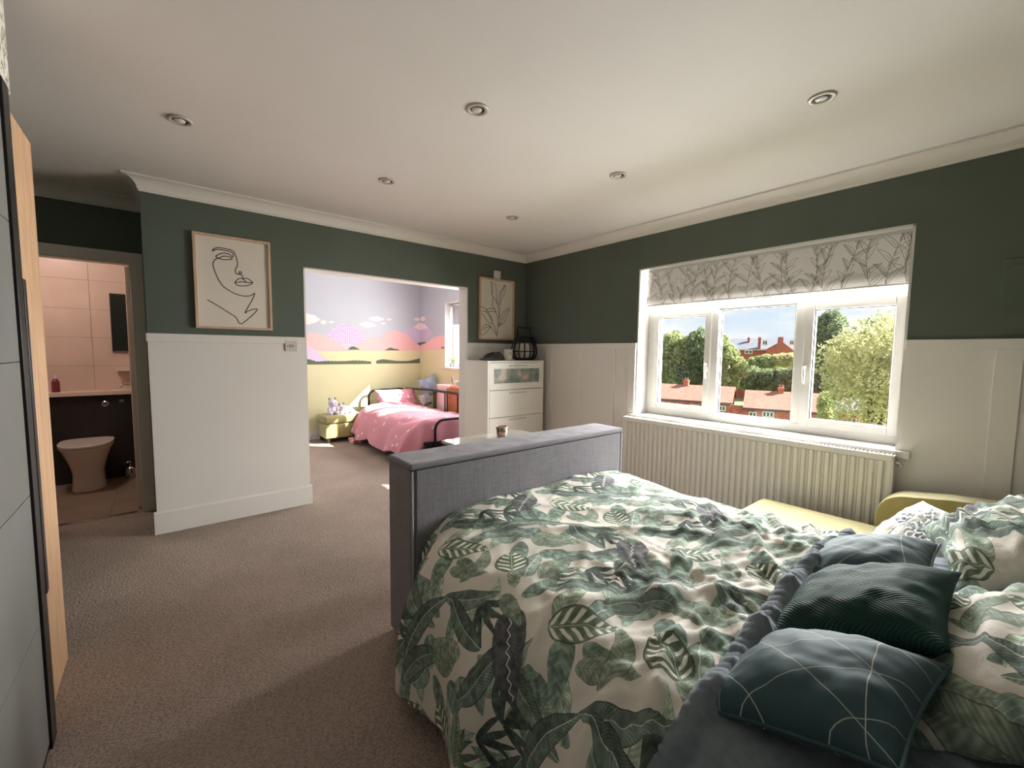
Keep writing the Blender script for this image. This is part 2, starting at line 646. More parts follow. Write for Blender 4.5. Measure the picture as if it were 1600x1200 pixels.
def leaf_tile():
    N, T = 1024, 0.60
    S = N / T
    c = Canvas(N, N, (224, 217, 206))
    g = random.Random(11)

    def put(x, y, dx, dy, L, W, kind, bend=0.0, tone=1.0):
        c.leaf((x % T) * S, (y % T) * S, math.atan2(dy, dx), L * S, W * S, kind, bend, True, tone)

    def spray(x, y, dx, dy, n, L, kind='plain', tone=0.8, spread=1.0):
        a0 = math.atan2(dy, dx)
        for k in range(n):
            a_ = a0 + (k / (n - 1) - 0.5) * 2 * spread
            l_ = L * (0.75 + 0.25 * math.cos((k / (n - 1) - 0.5) * 2.4)) * g.uniform(0.85, 1.1)
            put(x + math.cos(a_) * l_ * 0.5, y + math.sin(a_) * l_ * 0.5, math.cos(a_), math.sin(a_), l_, l_ * 0.16, kind, g.uniform(-.12, .12), tone)
    for i in range(34):      # filler leaves underneath
        put(g.random() * T, g.random() * T, g.uniform(-1, 1), g.uniform(-1, 1), g.uniform(.11, .20), g.uniform(.045, .075), g.choice(['sage', 'plain', 'long', 'sage']), g.uniform(-.12, .12), g.uniform(1.1, 1.35))
    spray(1.10, 1.42, .7, -.7, 7, .15, 'plain', 0.75, 1.1)
    spray(1.03, 1.49, .1, -1, 6, .13, 'plain', 0.7, 0.9)
    spray(.71, 1.05, -.4, -.9, 7, .14, 'plain', 0.75, 1.0)
    spray(.92, .96, .9, -.4, 6, .12, 'plain', 0.9, 0.8)
    put(1.20, 1.33, -.3, -.9, .26, .065, 'long', .1, 1.05)
    put(1.13, 1.26, .9, -.5, .30, .070, 'longb', -.10, 1.15)
    put(1.05, 1.02, .5, -.85, .17, .085, 'plain', 0, 1.15)
    put(.98, .98, .9, .1, .18, .08, 'sage')
    put(.76, 1.19, .4, -.9, .16, .06, 'sage')
    put(.96, 1.43, .75, -.65, .26, .075, 'longb', .06, 1.1)
    put(1.00, 1.24, .7, -.75, .26, .075, 'long', -.16, 1.05)
    put(1.10, 1.13, .4, -.9, .165, .085, 'sage', .08)
    put(.70, 1.30, -.9, -.35, .16, .07, 'plain', 0, 1.2)
    put(.80, 1.22, .9, .45, .19, .06, 'sage', .2)
    put(.71, 1.11, .5, -.85, .22, .06, 'long', .1)
    put(1.24, 1.06, -.2, -1, .22, .07, 'longb', .08, 1.1)
    put(1.17, .94, .8, -.4, .24, .07, 'long', .1)
    put(.815, 1.315, .62, -.78, .20, .105, 'stripe')
    put(.886, 1.105, .62, .78, .138, .118, 'round')
    put(1.25, 1.46, -.82, -.57, .24, .115, 'zig')
    put(.74, .93, -.3, -.95, .14, .055, 'sage')
    return c.image('leaf_print')


LEAFIMG = leaf_tile()


def print_mat(name, img, rough=0.85, bump=0.12):
    m = mat(name, (0.8, 0.8, 0.8, 1), rough, spec=0.2)
    uv = nd(m, 'ShaderNodeTexCoord')
    t = nd(m, 'ShaderNodeTexImage')
    t.image = img
    ln(m, uv.outputs['UV'], t.inputs[0])
    ln(m, t.outputs[0], pbsdf(m).inputs['Base Color'])
    n = nd(m, 'ShaderNodeTexNoise')
    n.inputs['Scale'].default_value = 26
    n.inputs['Detail'].default_value = 5
    ln(m, uv.outputs['Object'], n.inputs[0])
    bp = nd(m, 'ShaderNodeBump')
    bp.inputs['Strength'].default_value = bump
    bp.inputs['Distance'].default_value = 0.02
    ln(m, n.outputs[0], bp.inputs['Height'])
    ln(m, bp.outputs[0], pbsdf(m).inputs['Normal'])
    return m


LEAFPRINT = print_mat('tropical_leaf_cotton', LEAFIMG)


def blind_image():
    W, H = 2048, 368      # 1.78 m x 0.32 m
    c = Canvas(W, H, (234, 231, 228))
    g = random.Random(5)
    x = 30
    while x < W + 60:
        lean = g.uniform(-70, 70)
        am, ph = g.uniform(18, 34), g.uniform(0, 6)
        y0_ = g.uniform(-110, -30)
        pts = [(x + lean * t + am * math.sin(t * 4.0 + ph), y0_ + 500 * t) for t in [i / 10 for i in range(11)]]
        c.stroke(pts[:10], 1.5, (128, 122, 117))
        for k in range(1, 10):
            p = pts[k]
            side = 1 if k % 2 else -1
            a = math.pi / 2 - side * g.uniform(0.35, 0.95)
            L = g.uniform(100, 160)
            c.leaf(p[0] + math.cos(a) * L / 2, p[1] + math.sin(a) * L / 2, a, L, g.uniform(26, 38), 'hatch' if g.random() < 0.55 else 'outline', -0.08 * side, False, 1.0, 1.8)
        x += g.uniform(100, 135)
    return c.image('blind_print')


BLINDM = print_mat('printed_blind_cloth', blind_image(), 0.7, 0.05)

# ------------------------------------------------------------------ the room shell
XB, YA, ZC, DADO = 3.38, 3.853, 2.46, 1.415
struct('floor', B().box(-1.1, 3.5, -0.6, 4.46, -0.12, 0).box(0.25, 3.5, 4.46, 6.75, -0.12, 0), CARPET)
struct('ceiling', B().box(-1.1, 3.5, -0.6, 6.75, ZC, ZC + 0.15), CEIL)
# wall with the wide opening to the second room
wa = struct('wall_back', B().box(-0.078, 0.935, YA, YA + 0.14, 0, ZC).box(0.935, 2.54, YA, YA + 0.14, 2.0, ZC).box(2.54, XB + 0.02, YA, YA + 0.14, 0, ZC), GREEN)
obj('panel_board', B().box(-0.078, 0.935, YA - 0.008, YA, 0.0, 1.37), WHITE_WALL, wa)
obj('dado_rail', B().box(-0.086, 0.935, YA - 0.018, YA, 1.368, 1.424), WHITE_WALL, wa, bevel=0.003)
obj('panel_board', B().box(2.54, XB, YA - 0.008, YA, 0.0, 1.37), WHITE_WALL, wa)
obj('dado_rail', B().box(2.54, XB, YA - 0.018, YA, 1.36, 1.415), WHITE_WALL, wa, bevel=0.003)
obj('batten', B().box(2.54, 2.60, YA - 0.018, YA, 0.0, 1.36), WHITE_WALL, wa, bevel=0.003)
obj('batten', B().box(3.28, 3.37, YA - 0.018, YA, 0.0, 1.36), WHITE_WALL, wa, bevel=0.003)
struct('trim_1', B().box(0.923, 0.936, YA - 0.004, YA + 0.15, 0, 2.0).box(2.539, 2.552, YA - 0.004, YA + 0.15, 0, 2.0).box(0.923, 2.552, YA - 0.004, YA + 0.15, 1.992, 2.004), WHITE_WALL)
b = B().box(-0.094, 0.947, YA - 0.022, YA, 0, 0.150)
b.prism([(YA - 0.022, 0.150), (YA - 0.010, 0.162), (YA, 0.162), (YA, 0.150)], 'x', -0.094, 0.947)
struct('baseboard_back', b, WHITE_WALL)
# the short wall that runs back to the bathroom door, and the door wall
struct('wall_return', B().box(-0.078, 0.06, YA + 0.14, 4.46, 0, ZC), GREEN)
struct('wall_bath_door', B().box(-1.1, -0.70, 4.46, 4.56, 0, ZC).box(-0.17, 0.25, 4.46, 4.56, 0, ZC).box(-0.70, -0.17, 4.46, 4.56, 1.975, ZC), GREEN)
struct('wall_left', B().box(-1.1, -1.0, -0.6, 4.56, 0, ZC), GREEN)
struct('wall_front', B().box(-1.1, 3.5, -0.72, -0.6, 0, ZC), GREEN)
# window wall, with the opening
Y0, Y1, Z0, Z1 = 0.447, 2.282, 0.745, 2.083
WT = 3.70
wb = struct('wall_right', B().box(XB, WT, -0.72, Y0, 0, ZC).box(XB, WT, Y1, YA + 0.14, 0, ZC).box(XB, WT, Y0, Y1, 0, 0.72).box(XB, WT, Y0, Y1, Z1, ZC), GREEN)
obj('panel_board', B().box(XB - 0.008, XB, -0.6, Y0, 0, 1.37).box(XB - 0.008, XB, Y1, YA, 0, 1.37).box(XB - 0.008, XB, Y0, Y1, 0, 0.718), WHITE_WALL, wb)
obj('dado_rail', B().box(XB - 0.020, XB, -0.6, Y0, 1.362, 1.415), WHITE_WALL, wb, bevel=0.003)
obj('dado_rail', B().box(XB - 0.020, XB, Y1, YA, 1.362, 1.415), WHITE_WALL, wb, bevel=0.003)
for y0, y1 in ((3.375, 3.47), (2.945, 3.06), (2.515, 2.605), (2.285, 2.36), (0.0, 0.098), (-0.45, -0.36)):
    obj('batten', B().box(XB - 0.020, XB, y0, y1, 0.15, 1.362), WHITE_WALL, wb, bevel=0.003)
obj('hatch_panel', B().box(XB - 0.014, XB, -0.40, 0.10, 1.44, 1.82), GREEN, wb, bevel=0.004)
obj('hatch_frame', B().box(XB - 0.022, XB - 0.012, -0.37, 0.07, 1.47, 1.79), GREEN, wb, bevel=0.003)
struct('baseboard_right', B().box(XB - 0.022, XB, -0.6, YA - 0.02, 0, 0.15), WHITE_WALL, bevel=0.004)
# white lining of the window opening
struct('trim_2', B().box(XB - 0.002, 3.60, Y0 - 0.001, Y0 + 0.012, Z0, Z1).box(XB - 0.002, 3.60, Y1 - 0.012, Y1 + 0.001, Z0, Z1).box(XB - 0.002, 3.60, Y0, Y1, Z1 - 0.012, Z1 + 0.001), PVC)
struct('trim_3', B().box(3.338, 3.66, Y0, Y1, 0.716, 0.757).box(3.338, XB - 0.006, 0.39, Y0, 0.716, 0.757).box(3.338, XB - 0.006, Y1, 2.36, 0.716, 0.757), SILL, bevel=0.003)

# coved cornice round the room
prof = [(0.0, 2.372), (0.006, 2.372), (0.006, 2.382)] + [(0.012 + 0.066 * (1 - math.cos(t)), 2.386 + 0.062 * math.sin(t)) for t in [i * math.pi / 2 / 7 for i in range(8)]] + [(0.086, 2.448), (0.086, 2.46), (0.0, 2.46)]


def sweep_cornice(path, name, m, pr):
    P = [Vector((p[0], p[1])) for p in path]
    b = B()
    n = len(pr)
    for i, p in enumerate(P):
        d0 = (P[i] - P[i - 1]).normalized() if i > 0 else None
        d1 = (P[i + 1] - P[i]).normalized() if i < len(P) - 1 else None
        n0 = Vector((d0.y, -d0.x)) if d0 else None
        n1 = Vector((d1.y, -d1.x)) if d1 else None
        if n0 is None:
            k = n1
        elif n1 is None:
            k = n0
        else:
            k = (n0 + n1)
            k = k / max(0.2, k.dot(n0))
        for dd, z in pr:
            q = p + k * dd
            b.v.append((q.x, q.y, z))
    for i in range(len(P) - 1):
        for j in range(n):
            j2 = (j + 1) % n
            b.f.append((i * n + j, (i + 1) * n + j, (i + 1) * n + j2, i * n + j2))
    b.f.append(tuple(range(n)))
    b.f.append(tuple((len(P) - 1) * n + j for j in reversed(range(n))))
    o = struct(name, b, m)
    return o


sweep_cornice([(-1.0, 4.46), (-0.078, 4.46), (-0.078, YA), (XB, YA), (XB, -0.6)], 'trim_4', CORN, prof)

# ------------------------------------------------------------------ main window
win = thing('window_1', 'white three-light casement window under the leaf blind', 'window', (3.53, 1.365, 0.757))
win['kind'] = 'structure'
XF0, XF1 = 3.535, 3.60
b = B().box(XF0, XF1, 0.462, 2.27, 0.757, 0.822).box(XF0, XF1, 0.462, 2.27, 2.03, 2.07)
b.box(XF0, XF1, 2.212, 2.27, 0.82, 2.03).box(XF0, XF1, 0.462, 0.474, 0.82, 2.03)
b.box(XF0, XF1, 0.474, 2.212, 1.690, 1.765)
obj('frame', b, PVC, win, bevel=0.004)
obj('mullion', B().box(XF0, XF1, 1.615, 1.68, 0.822, 1.69), PVC, win, bevel=0.005)
obj('mullion', B().box(XF0, XF1, 1.005, 1.065, 0.822, 1.69), PVC, win, bevel=0.005)


def sash(y0, y1, z0, z1, w, xf, name='sash'):
    b = B().box(xf, XF1, y0, y0 + w, z0, z1).box(xf, XF1, y1 - w, y1, z0, z1).box(xf, XF1, y0 + w, y1 - w, z0, z0 + w).box(xf, XF1, y0 + w, y1 - w, z1 - w, z1)
    s = obj(name, b, PVC, win, bevel=0.006)
    i0, i1, k0, k1 = y0 + w, y1 - w, z0 + w, z1 - w
    g = B().box(xf + 0.018, xf + 0.03, i0 - 0.004, i0 + 0.005, k0, k1).box(xf + 0.018, xf + 0.03, i1 - 0.005, i1 + 0.004, k0, k1)
    g.box(xf + 0.018, xf + 0.03, i0, i1, k0 - 0.004, k0 + 0.005).box(xf + 0.018, xf + 0.03, i0, i1, k1 - 0.005, k1 + 0.004)
    obj('seal', g, RUBBER, s)
    obj('pane', B().box(xf + 0.024, xf + 0.028, i0 - 0.003, i1 + 0.003, k0 - 0.003, k1 + 0.003), GLASS, s)
    return s


s1 = sash(1.672, 2.206, 0.812, 1.692, 0.052, 3.522)
s2 = sash(1.062, 1.618, 0.818, 1.692, 0.012, 3.548, 'fixed_light')
s3 = sash(0.472, 1.008, 0.812, 1.692, 0.055, 3.522)
for y0, y1 in ((0.474, 1.33), (1.33, 2.212)):
    obj('pane', B().box(3.56, 3.564, y0, y1, 1.765, 2.03), GLASS, win)
for yy, s in ((1.693, s1), (0.990, s3)):
    b = B().box(3.512, 3.522, yy - 0.012, yy + 0.012, 1.17, 1.25)
    b.tube([(3.512, yy, 1.235), (3.494, yy, 1.235), (3.490, yy - 0.002, 1.20), (3.490, yy - 0.006, 1.115)], [0.009, 0.009, 0.009, 0.007], 8)
    obj('handle', b, PVC, s, smooth=True)
    obj('keyhole', B().box(3.507, 3.512, yy - 0.006, yy + 0.006, 1.215, 1.235), RUBBER, s)
obj('trickle_vent', B().box(3.522, 3.535, 1.10, 1.48, 1.745, 1.765), PVC, win, bevel=0.004)
obj('vent_slider', B().box(3.518, 3.523, 1.23, 1.36, 1.75, 1.76), RUBBER, win)

# roman blind
bl = thing('roman_blind', 'grey roman blind printed with line-drawn leaves, pulled up in the window', 'blind', (3.46, 1.335, 2.06))


def bl_fn(u, v):
    y = 2.232 - 1.776 * u
    z = 2.056 - 0.300 * v
    x = 3.455 - 0.010 * math.sin(v * math.pi) - (0.020 * math.sin((v - 0.72) / 0.28 * math.pi) if v > 0.72 else 0) + 0.002 * math.sin(u * 23)
    return (x, y, z)


o = grid_obj('fabric', bl_fn, 40, 40, BLINDM, bl, uv=lambda u, v: (u, 1 - v))
md = o.modifiers.new('thick', 'SOLIDIFY')
md.thickness = 0.006
obj('headrail', B().box(3.448, 3.49, 0.456, 2.232, 2.052, 2.071), PVC, bl, bevel=0.003)
obj('bottom_bar', B().box(3.446, 3.466, 0.458, 2.230, 1.748, 1.758), PVC, bl, bevel=0.003)

# radiator
rad = thing('radiator', 'white ribbed panel radiator beneath the main window', 'radiator', (3.3, 1.39, 0.12))
ys = []
N = 42
for i in range(N):
    y = 0.475 + i * (1.83 / N)
    p = 1.83 / N
    ys += [(y, 3.268), (y + p * 0.26, 3.272), (y + p * 0.40, 3.254), (y + p * 0.84, 3.254), (y + p * 0.98, 3.272)]
poly = [(0.455, 3.268)] + ys + [(2.325, 3.268), (2.325, 3.285), (0.455, 3.285)]
obj('panel', B().prism([(x, y) for y, x in poly], 'z', 0.17, 0.70), RAD, rad)
obj('panel_border', B().box(3.264, 3.285, 0.452, 2.33, 0.70, 0.733).box(3.264, 3.285, 0.452, 2.33, 0.135, 0.17), RAD, rad, bevel=0.005)
obj('rear_panel', B().box(3.335, 3.35, 0.47, 2.31, 0.14, 0.72), RAD, rad)
obj('side_cover', B().box(3.270, 3.352, 0.446, 0.454, 0.15, 0.735), RAD, rad)
obj('side_cover', B().box(3.270, 3.352, 2.328, 2.336, 0.15, 0.735), RAD, rad)
b = B().box(3.268, 3.276, 0.452, 2.33, 0.728, 0.737).box(3.344, 3.352, 0.452, 2.33, 0.728, 0.737)
for i in range(94):
    y = 0.46 + i * 0.02
    b.box(3.276, 3.344, y, y + 0.008, 0.728, 0.737)
obj('top_grille', b, RAD, rad)
obj('bleed_valve', B().tube([(3.31, 0.447, 0.69), (3.31, 0.425, 0.69), (3.31, 0.42, 0.675)], 0.012, 8), CHROME, rad)
b = B().tube([(3.31, 0.445, 0.17), (3.31, 0.40, 0.17), (3.31, 0.40, 0.0)], 0.009, 8)
obj('pipe', b, CHROME, rad)
b = B().tube([(3.31, 2.336, 0.17), (3.31, 2.38, 0.17), (3.31, 2.38, 0.0)], 0.009, 8)
obj('pipe', b, CHROME, rad)
for y in (0.8, 1.94):
    obj('wall_bracket', B().box(3.34, XB - 0.009, y, y + 0.04, 0.3, 0.6), RAD, rad)

# ------------------------------------------------------------------ downlights
dl = thing('downlight', 'ceiling downlight farthest back on the left, above the framed face', 'downlight', (0.113, 2.764, ZC), 'recessed ceiling downlights')
dx, dy = 0.113, 2.764
DLM = mat('brushed_steel', srgb(196, 188, 180), 0.4, metal=0.3)
BULB = mat('frosted_bulb', srgb(225, 222, 218), 0.15, spec=0.6)
obj('bezel', B().lathe([(0.034, -0.002), (0.036, -0.007), (0.048, -0.008), (0.053, -0.005), (0.055, 0.0), (0.034, 0.0)], (dx, dy, ZC), 28), DLM, dl, smooth=True)
obj('gimbal', B().lathe([(0.0005, -0.0035), (0.033, -0.0035), (0.034, -0.001), (0.0005, -0.001)], (dx, dy, ZC), 28), RUBBER, dl)
obj('bulb', B().lathe([(0.0005, -0.011), (0.012, -0.0105), (0.022, -0.008), (0.026, -0.003), (0.0005, -0.003)], (dx - 0.002, dy + 0.003, ZC), 24), BULB, dl, smooth=True)
for (x, y), t in (((1.19, 1.717), 'ceiling downlight in the middle of the ceiling, nearer than the light patches'),
                  ((2.304, 0.646), 'ceiling downlight nearest the window end of the ceiling, top right'),
                  ((1.211, 2.805), 'ceiling downlight between the sunlit ceiling patches and the framed face'),
                  ((2.302, 1.736), 'ceiling downlight level with the left end of the window blind'),
                  ((2.341, 2.846), 'small far ceiling downlight nearest the room corner with the lantern')):
    dup(dl, (x, y, ZC), t)

# ------------------------------------------------------------------ things on the back wall
P1 = [[(0.309, 2.032), (0.321, 2.054), (0.345, 2.065), (0.379, 2.066), (0.431, 2.059), (0.445, 2.045), (0.455, 2.017), (0.462, 1.985), (0.463, 1.956), (0.455, 1.935), (0.448, 1.913), (0.449, 1.896), (0.457, 1.887), (0.47, 1.887)], [(0.31, 2.034), (0.338, 2.051), (0.379, 2.052), (0.42, 2.048), (0.435, 2.037), (0.438, 2.015), (0.43, 2.011), (0.413, 2.028), (0.385, 2.031), (0.354, 2.021), (0.328, 1.998)], [(0.328, 1.998), (0.342, 1.989), (0.359, 1.984), (0.39, 1.984), (0.431, 1.995), (0.415, 2.007), (0.388, 2.01), (0.367, 2.003), (0.349, 1.99), (0.329, 1.98), (0.318, 1.965), (0.31, 1.94), (0.316, 1.904), (0.328, 1.865), (0.347, 1.818), (0.37, 1.784), (0.404, 1.759), (0.445, 1.738), (0.481, 1.728), (0.518, 1.727), (0.547, 1.737), (0.569, 1.754), (0.558, 1.718), (0.53, 1.66), (0.5, 1.599), (0.521, 1.613), (0.551, 1.628), (0.578, 1.634), (0.581, 1.626), (0.558, 1.594), (0.519, 1.553), (0.485, 1.521), (0.47, 1.514), (0.46, 1.52), (0.448, 1.544), (0.436, 1.565), (0.398, 1.592), (0.35, 1.626), (0.307, 1.655), (0.267, 1.678)], [(0.47, 1.887), (0.481, 1.892), (0.487, 1.903), (0.48, 1.909), (0.471, 1.903), (0.472, 1.893), (0.483, 1.886), (0.492, 1.881), (0.494, 1.869)], [(0.494, 1.869), (0.494, 1.856), (0.51, 1.841), (0.51, 1.832), (0.484, 1.832), (0.455, 1.824), (0.442, 1.821), (0.456, 1.843), (0.478, 1.858), (0.494, 1.856), (0.518, 1.863), (0.54, 1.853), (0.559, 1.835), (0.528, 1.832), (0.51, 1.832)], [(0.442, 1.821), (0.455, 1.805), (0.483, 1.801), (0.52, 1.807), (0.546, 1.82), (0.559, 1.835)]]
P2 = [[(2.854, 2.099), (2.86, 2.033), (2.869, 1.954), (2.903, 1.92), (2.941, 1.878), (2.974, 1.851)], [(2.906, 2.097), (2.925, 2.04), (2.93, 1.974), (2.931, 1.915), (2.933, 1.885)], [(2.854, 2.099), (2.873, 2.086), (2.878, 2.035), (2.874, 1.961)], [(3.054, 2.087), (3.016, 2.035), (2.978, 1.986), (2.959, 1.932), (2.958, 1.88)], [(3.054, 2.087), (3.064, 2.047), (3.045, 1.985), (3.007, 1.921), (2.989, 1.86)], [(3.052, 2.083), (3.026, 2.021), (2.992, 1.957), (2.979, 1.874), (2.977, 1.814), (2.978, 1.724), (2.967, 1.648), (2.953, 1.572), (2.94, 1.485)], [(2.884, 1.933), (2.875, 1.866), (2.885, 1.829), (2.913, 1.794), (2.932, 1.751), (2.952, 1.685), (2.958, 1.617), (2.944, 1.496)], [(2.931, 1.885), (2.955, 1.835), (2.966, 1.768), (2.966, 1.693)], [(2.726, 1.805), (2.729, 1.814), (2.765, 1.802), (2.802, 1.786), (2.793, 1.76), (2.747, 1.768), (2.727, 1.762)], [(2.788, 1.764), (2.82, 1.795), (2.866, 1.807), (2.913, 1.794), (2.93, 1.762)], [(2.806, 1.757), (2.848, 1.771), (2.894, 1.775), (2.932, 1.762)], [(2.727, 1.738), (2.747, 1.728), (2.784, 1.683), (2.83, 1.648), (2.886, 1.633)], [(2.82, 1.755), (2.839, 1.73), (2.867, 1.695), (2.883, 1.636), (2.915, 1.586), (2.935, 1.519)], [(2.797, 1.757), (2.839, 1.715), (2.872, 1.665), (2.883, 1.636)], [(3.131, 1.833), (3.077, 1.81), (3.038, 1.781), (3.009, 1.733), (2.991, 1.672), (2.972, 1.611)], [(3.127, 1.802), (3.097, 1.762), (3.068, 1.699), (3.04, 1.652), (2.982, 1.619)], [(3.129, 1.814), (3.077, 1.783), (3.039, 1.72), (3.01, 1.658), (2.982, 1.626), (2.963, 1.603)], [(2.723, 1.504), (2.726, 1.555), (2.757, 1.601), (2.794, 1.621), (2.83, 1.619), (2.859, 1.598), (2.896, 1.562), (2.935, 1.511)], [(2.723, 1.504), (2.767, 1.517), (2.803, 1.544), (2.831, 1.578), (2.859, 1.594)], [(2.753, 1.556), (2.785, 1.587), (2.831, 1.6), (2.859, 1.596)]]


def smooth_line(p, k=4):
    out = []
    for i in range(len(p) - 1):
        a, b_, c, d = p[max(i - 1, 0)], p[i], p[i + 1], p[min(i + 2, len(p) - 1)]
        for j in range(k):
            t = j / k
            out.append(tuple(0.5 * ((2 * b_[q]) + (c[q] - a[q]) * t + (2 * a[q] - 5 * b_[q] + 4 * c[q] - d[q]) * t * t + (3 * b_[q] - a[q] - 3 * c[q] + d[q]) * t ** 3) for q in range(len(a))))
    out.append(tuple(p[-1]))
    return out


def picture(x0, x1, z0, z1, lines, label, lw):
    yb = YA
    t = thing('framed_print', label, 'picture', ((x0 + x1) / 2, yb, z0), 'framed line-art prints')
    w, d = 0.017, 0.032
    f = B().box(x0, x0 + w, yb - d, yb, z0, z1).box(x1 - w, x1, yb - d, yb, z0, z1).box(x0 + w, x1 - w, yb - d, yb, z0, z0 + w).box(x0 + w, x1 - w, yb - d, yb, z1 - w, z1)
    obj('frame', f, FRAMEWOOD, t, bevel=0.002)
    obj('paper', B().box(x0 + w - 0.002, x1 - w + 0.002, yb - 0.014, yb - 0.001, z0 + w - 0.002, z1 - w + 0.002), PAPER, t)
    b = B()
    for l in lines:
        pts = [(p[0], yb - 0.0142, p[1]) for p in smooth_line(l)]
        n = len(b.v)
        for i, p in enumerate(pts):
            q0, q1 = pts[max(i - 1, 0)], pts[min(i + 1, len(pts) - 1)]
            tx, tz = q1[0] - q0[0], q1[2] - q0[2]
            L = math.hypot(tx, tz) or 1
            nx, nz = -tz / L * lw, tx / L * lw
            b.v += [(p[0] + nx, p[1], p[2] + nz), (p[0] - nx, p[1], p[2] - nz), (p[0] + nx, p[1] - 0.0006, p[2] + nz), (p[0] - nx, p[1] - 0.0006, p[2] - nz)]
        for i in range(len(pts) - 1):
            k = n + i * 4
            b.f += [(k + 2, k + 6, k + 7, k + 3), (k, k + 4, k + 6, k + 2), (k + 3, k + 7, k + 5, k + 1)]
    obj('line_drawing', b, INK, t)
    return t


picture(0.193, 0.683, 1.470, 2.156, P1, 'oak framed one-line drawing of a face on the green wall left of the opening', 0.0030)
picture(2.694, 3.183, 1.456, 2.136, P2, 'oak framed line drawing of a plant with long leaves above the white drawers', 0.0026)

sw = thing('wall_switch', 'white square wall switch with small dark marks, beside the opening', 'switch', (0.815, YA - 0.008, 1.35))
obj('plate', B().box(0.772, 0.862, YA - 0.020, YA - 0.008, 1.308, 1.394), mat('switch_plastic', srgb(206, 198, 188), 0.4), sw, bevel=0.003)
mk = B()
yk = YA - 0.0215
for x in (0.790,):
    mk.box(x - 0.006, x + 0.006, yk, yk + 0.002, 1.3485, 1.3515).box(x - 0.0015, x + 0.0015, yk, yk + 0.002, 1.344, 1.356)
mk.box(0.803, 0.806, yk, yk + 0.002, 1.338, 1.362)
for z in (1.338, 1.3485, 1.359):
    mk.box(0.806, 0.815, yk, yk + 0.002, z, z + 0.003)
mk.obox((0.826, yk + 0.001, 1.350), (0.6, 0, 0.8), (0, 1, 0), (-0.8, 0, 0.6), 0.013, 0.001, 0.0014)
mk.obox((0.826, yk + 0.001, 1.350), (0.6, 0, -0.8), (0, 1, 0), (0.8, 0, 0.6), 0.013, 0.001, 0.0014)
mk.box(0.849, 0.854, yk, yk + 0.002, 1.347, 1.352)
obj('marks', mk, INK, sw)

sb = thing('wall_sensor', 'small white sensor box on the green wall above the plant print', 'sensor', (2.94, YA, 2.14))
obj('body', B().box(2.896, 2.986, YA - 0.022, YA, 2.142, 2.228), PVC, sb, bevel=0.006)
obj('dial', B().lathe([(0.001, 0), (0.014, 0), (0.014, 0.001), (0.001, 0.001)], (0, 0, 0), 16), PVC, sb).matrix_basis = Matrix.Translation((2.941, YA - 0.0235, 2.185)) @ Matrix.Rotation(R(90), 4, 'X')

# hanging dried flowers on the window wall, at the edge of the frame
hg = thing('flower_garland', 'dried orange and olive flowers hanging on the green wall over the hatch', 'decoration', (3.345, -0.10, 1.72))
gb = B()
FL1 = mat('dried_orange_petals', srgb(150, 84, 52), 0.8, var=0.3, vscale=30)
FL2 = mat('olive_leaves', srgb(84, 84, 50), 0.8, var=0.3, vscale=30)
f1, f2 = B(), B()
for i in range(26):
    c_ = (3.338 + rnd.uniform(-.012, .01), -0.075 + rnd.uniform(-.07, .075), 1.70 + rnd.uniform(-.02, .14))
    (f1 if i % 2 else f2).ball(c_, 0.014, 0.02, 0.016, 7, 5)
obj('petals', f1, FL1, hg, smooth=True, kind='stuff')
obj('leaves', f2, FL2, hg, smooth=True, kind='stuff')
obj('hanging_ribbon', B().box(3.33, 3.358, -0.10, -0.06, 1.63, 1.68), RUBBER, hg)

# ------------------------------------------------------------------ white drawers and what stands on them
dr = thing('chest_of_drawers', 'tall white chest of drawers with a frosted glass top drawer, in the corner', 'drawers', (2.9, 3.62, 0))
X0, X1, YF, YB, ZT = 2.505, 3.280, 3.415, 3.828, 1.228
obj('carcass', B().box(X0 + 0.02, X1 - 0.02, YF + 0.07, YB, 0.05, ZT - 0.018), mat('drawer_gap_shade', srgb(120, 116, 110), 0.8), dr)  # carcass coloured grey to put shade into the gaps between the drawers
for x in (X0 + 0.002, X1 - 0.020):
    obj('side_panel', B().box(x, x + 0.018, YF + 0.0005, YB, 0.0, ZT - 0.018), WHITEFURN, dr)
obj('top', B().box(X0, X1, YF - 0.002, YB + 0.002, ZT - 0.018, ZT), WHITEFURN, dr, bevel=0.002)
FROST = mat('frosted_glass', srgb(150, 162, 156), 0.25, spec=0.5)
_vz = nd(FROST, 'ShaderNodeTexNoise')
_tc = nd(FROST, 'ShaderNodeTexCoord')
_vz.inputs['Scale'].default_value = 9
_vz.inputs['Detail'].default_value = 1
ln(FROST, _tc.outputs['Object'], _vz.inputs[0])
_rr = nd(FROST, 'ShaderNodeValToRGB')
_rr.color_ramp.elements[0].position, _rr.color_ramp.elements[0].color = 0.36, srgb(112, 124, 120)
_rr.color_ramp.elements[1].position, _rr.color_ramp.elements[1].color = 0.56, srgb(150, 160, 148)
_e = _rr.color_ramp.elements.new(0.62)
_e.color = srgb(200, 160, 152)
_e = _rr.color_ramp.elements.new(0.72)
_e.color = srgb(204, 200, 180)
ln(FROST, _vz.outputs[0], _rr.inputs[0])
ln(FROST, _rr.outputs[0], pbsdf(FROST).inputs['Base Color'])
zs = [(0.928, 1.206), (0.644, 0.922), (0.360, 0.638), (0.076, 0.354)]
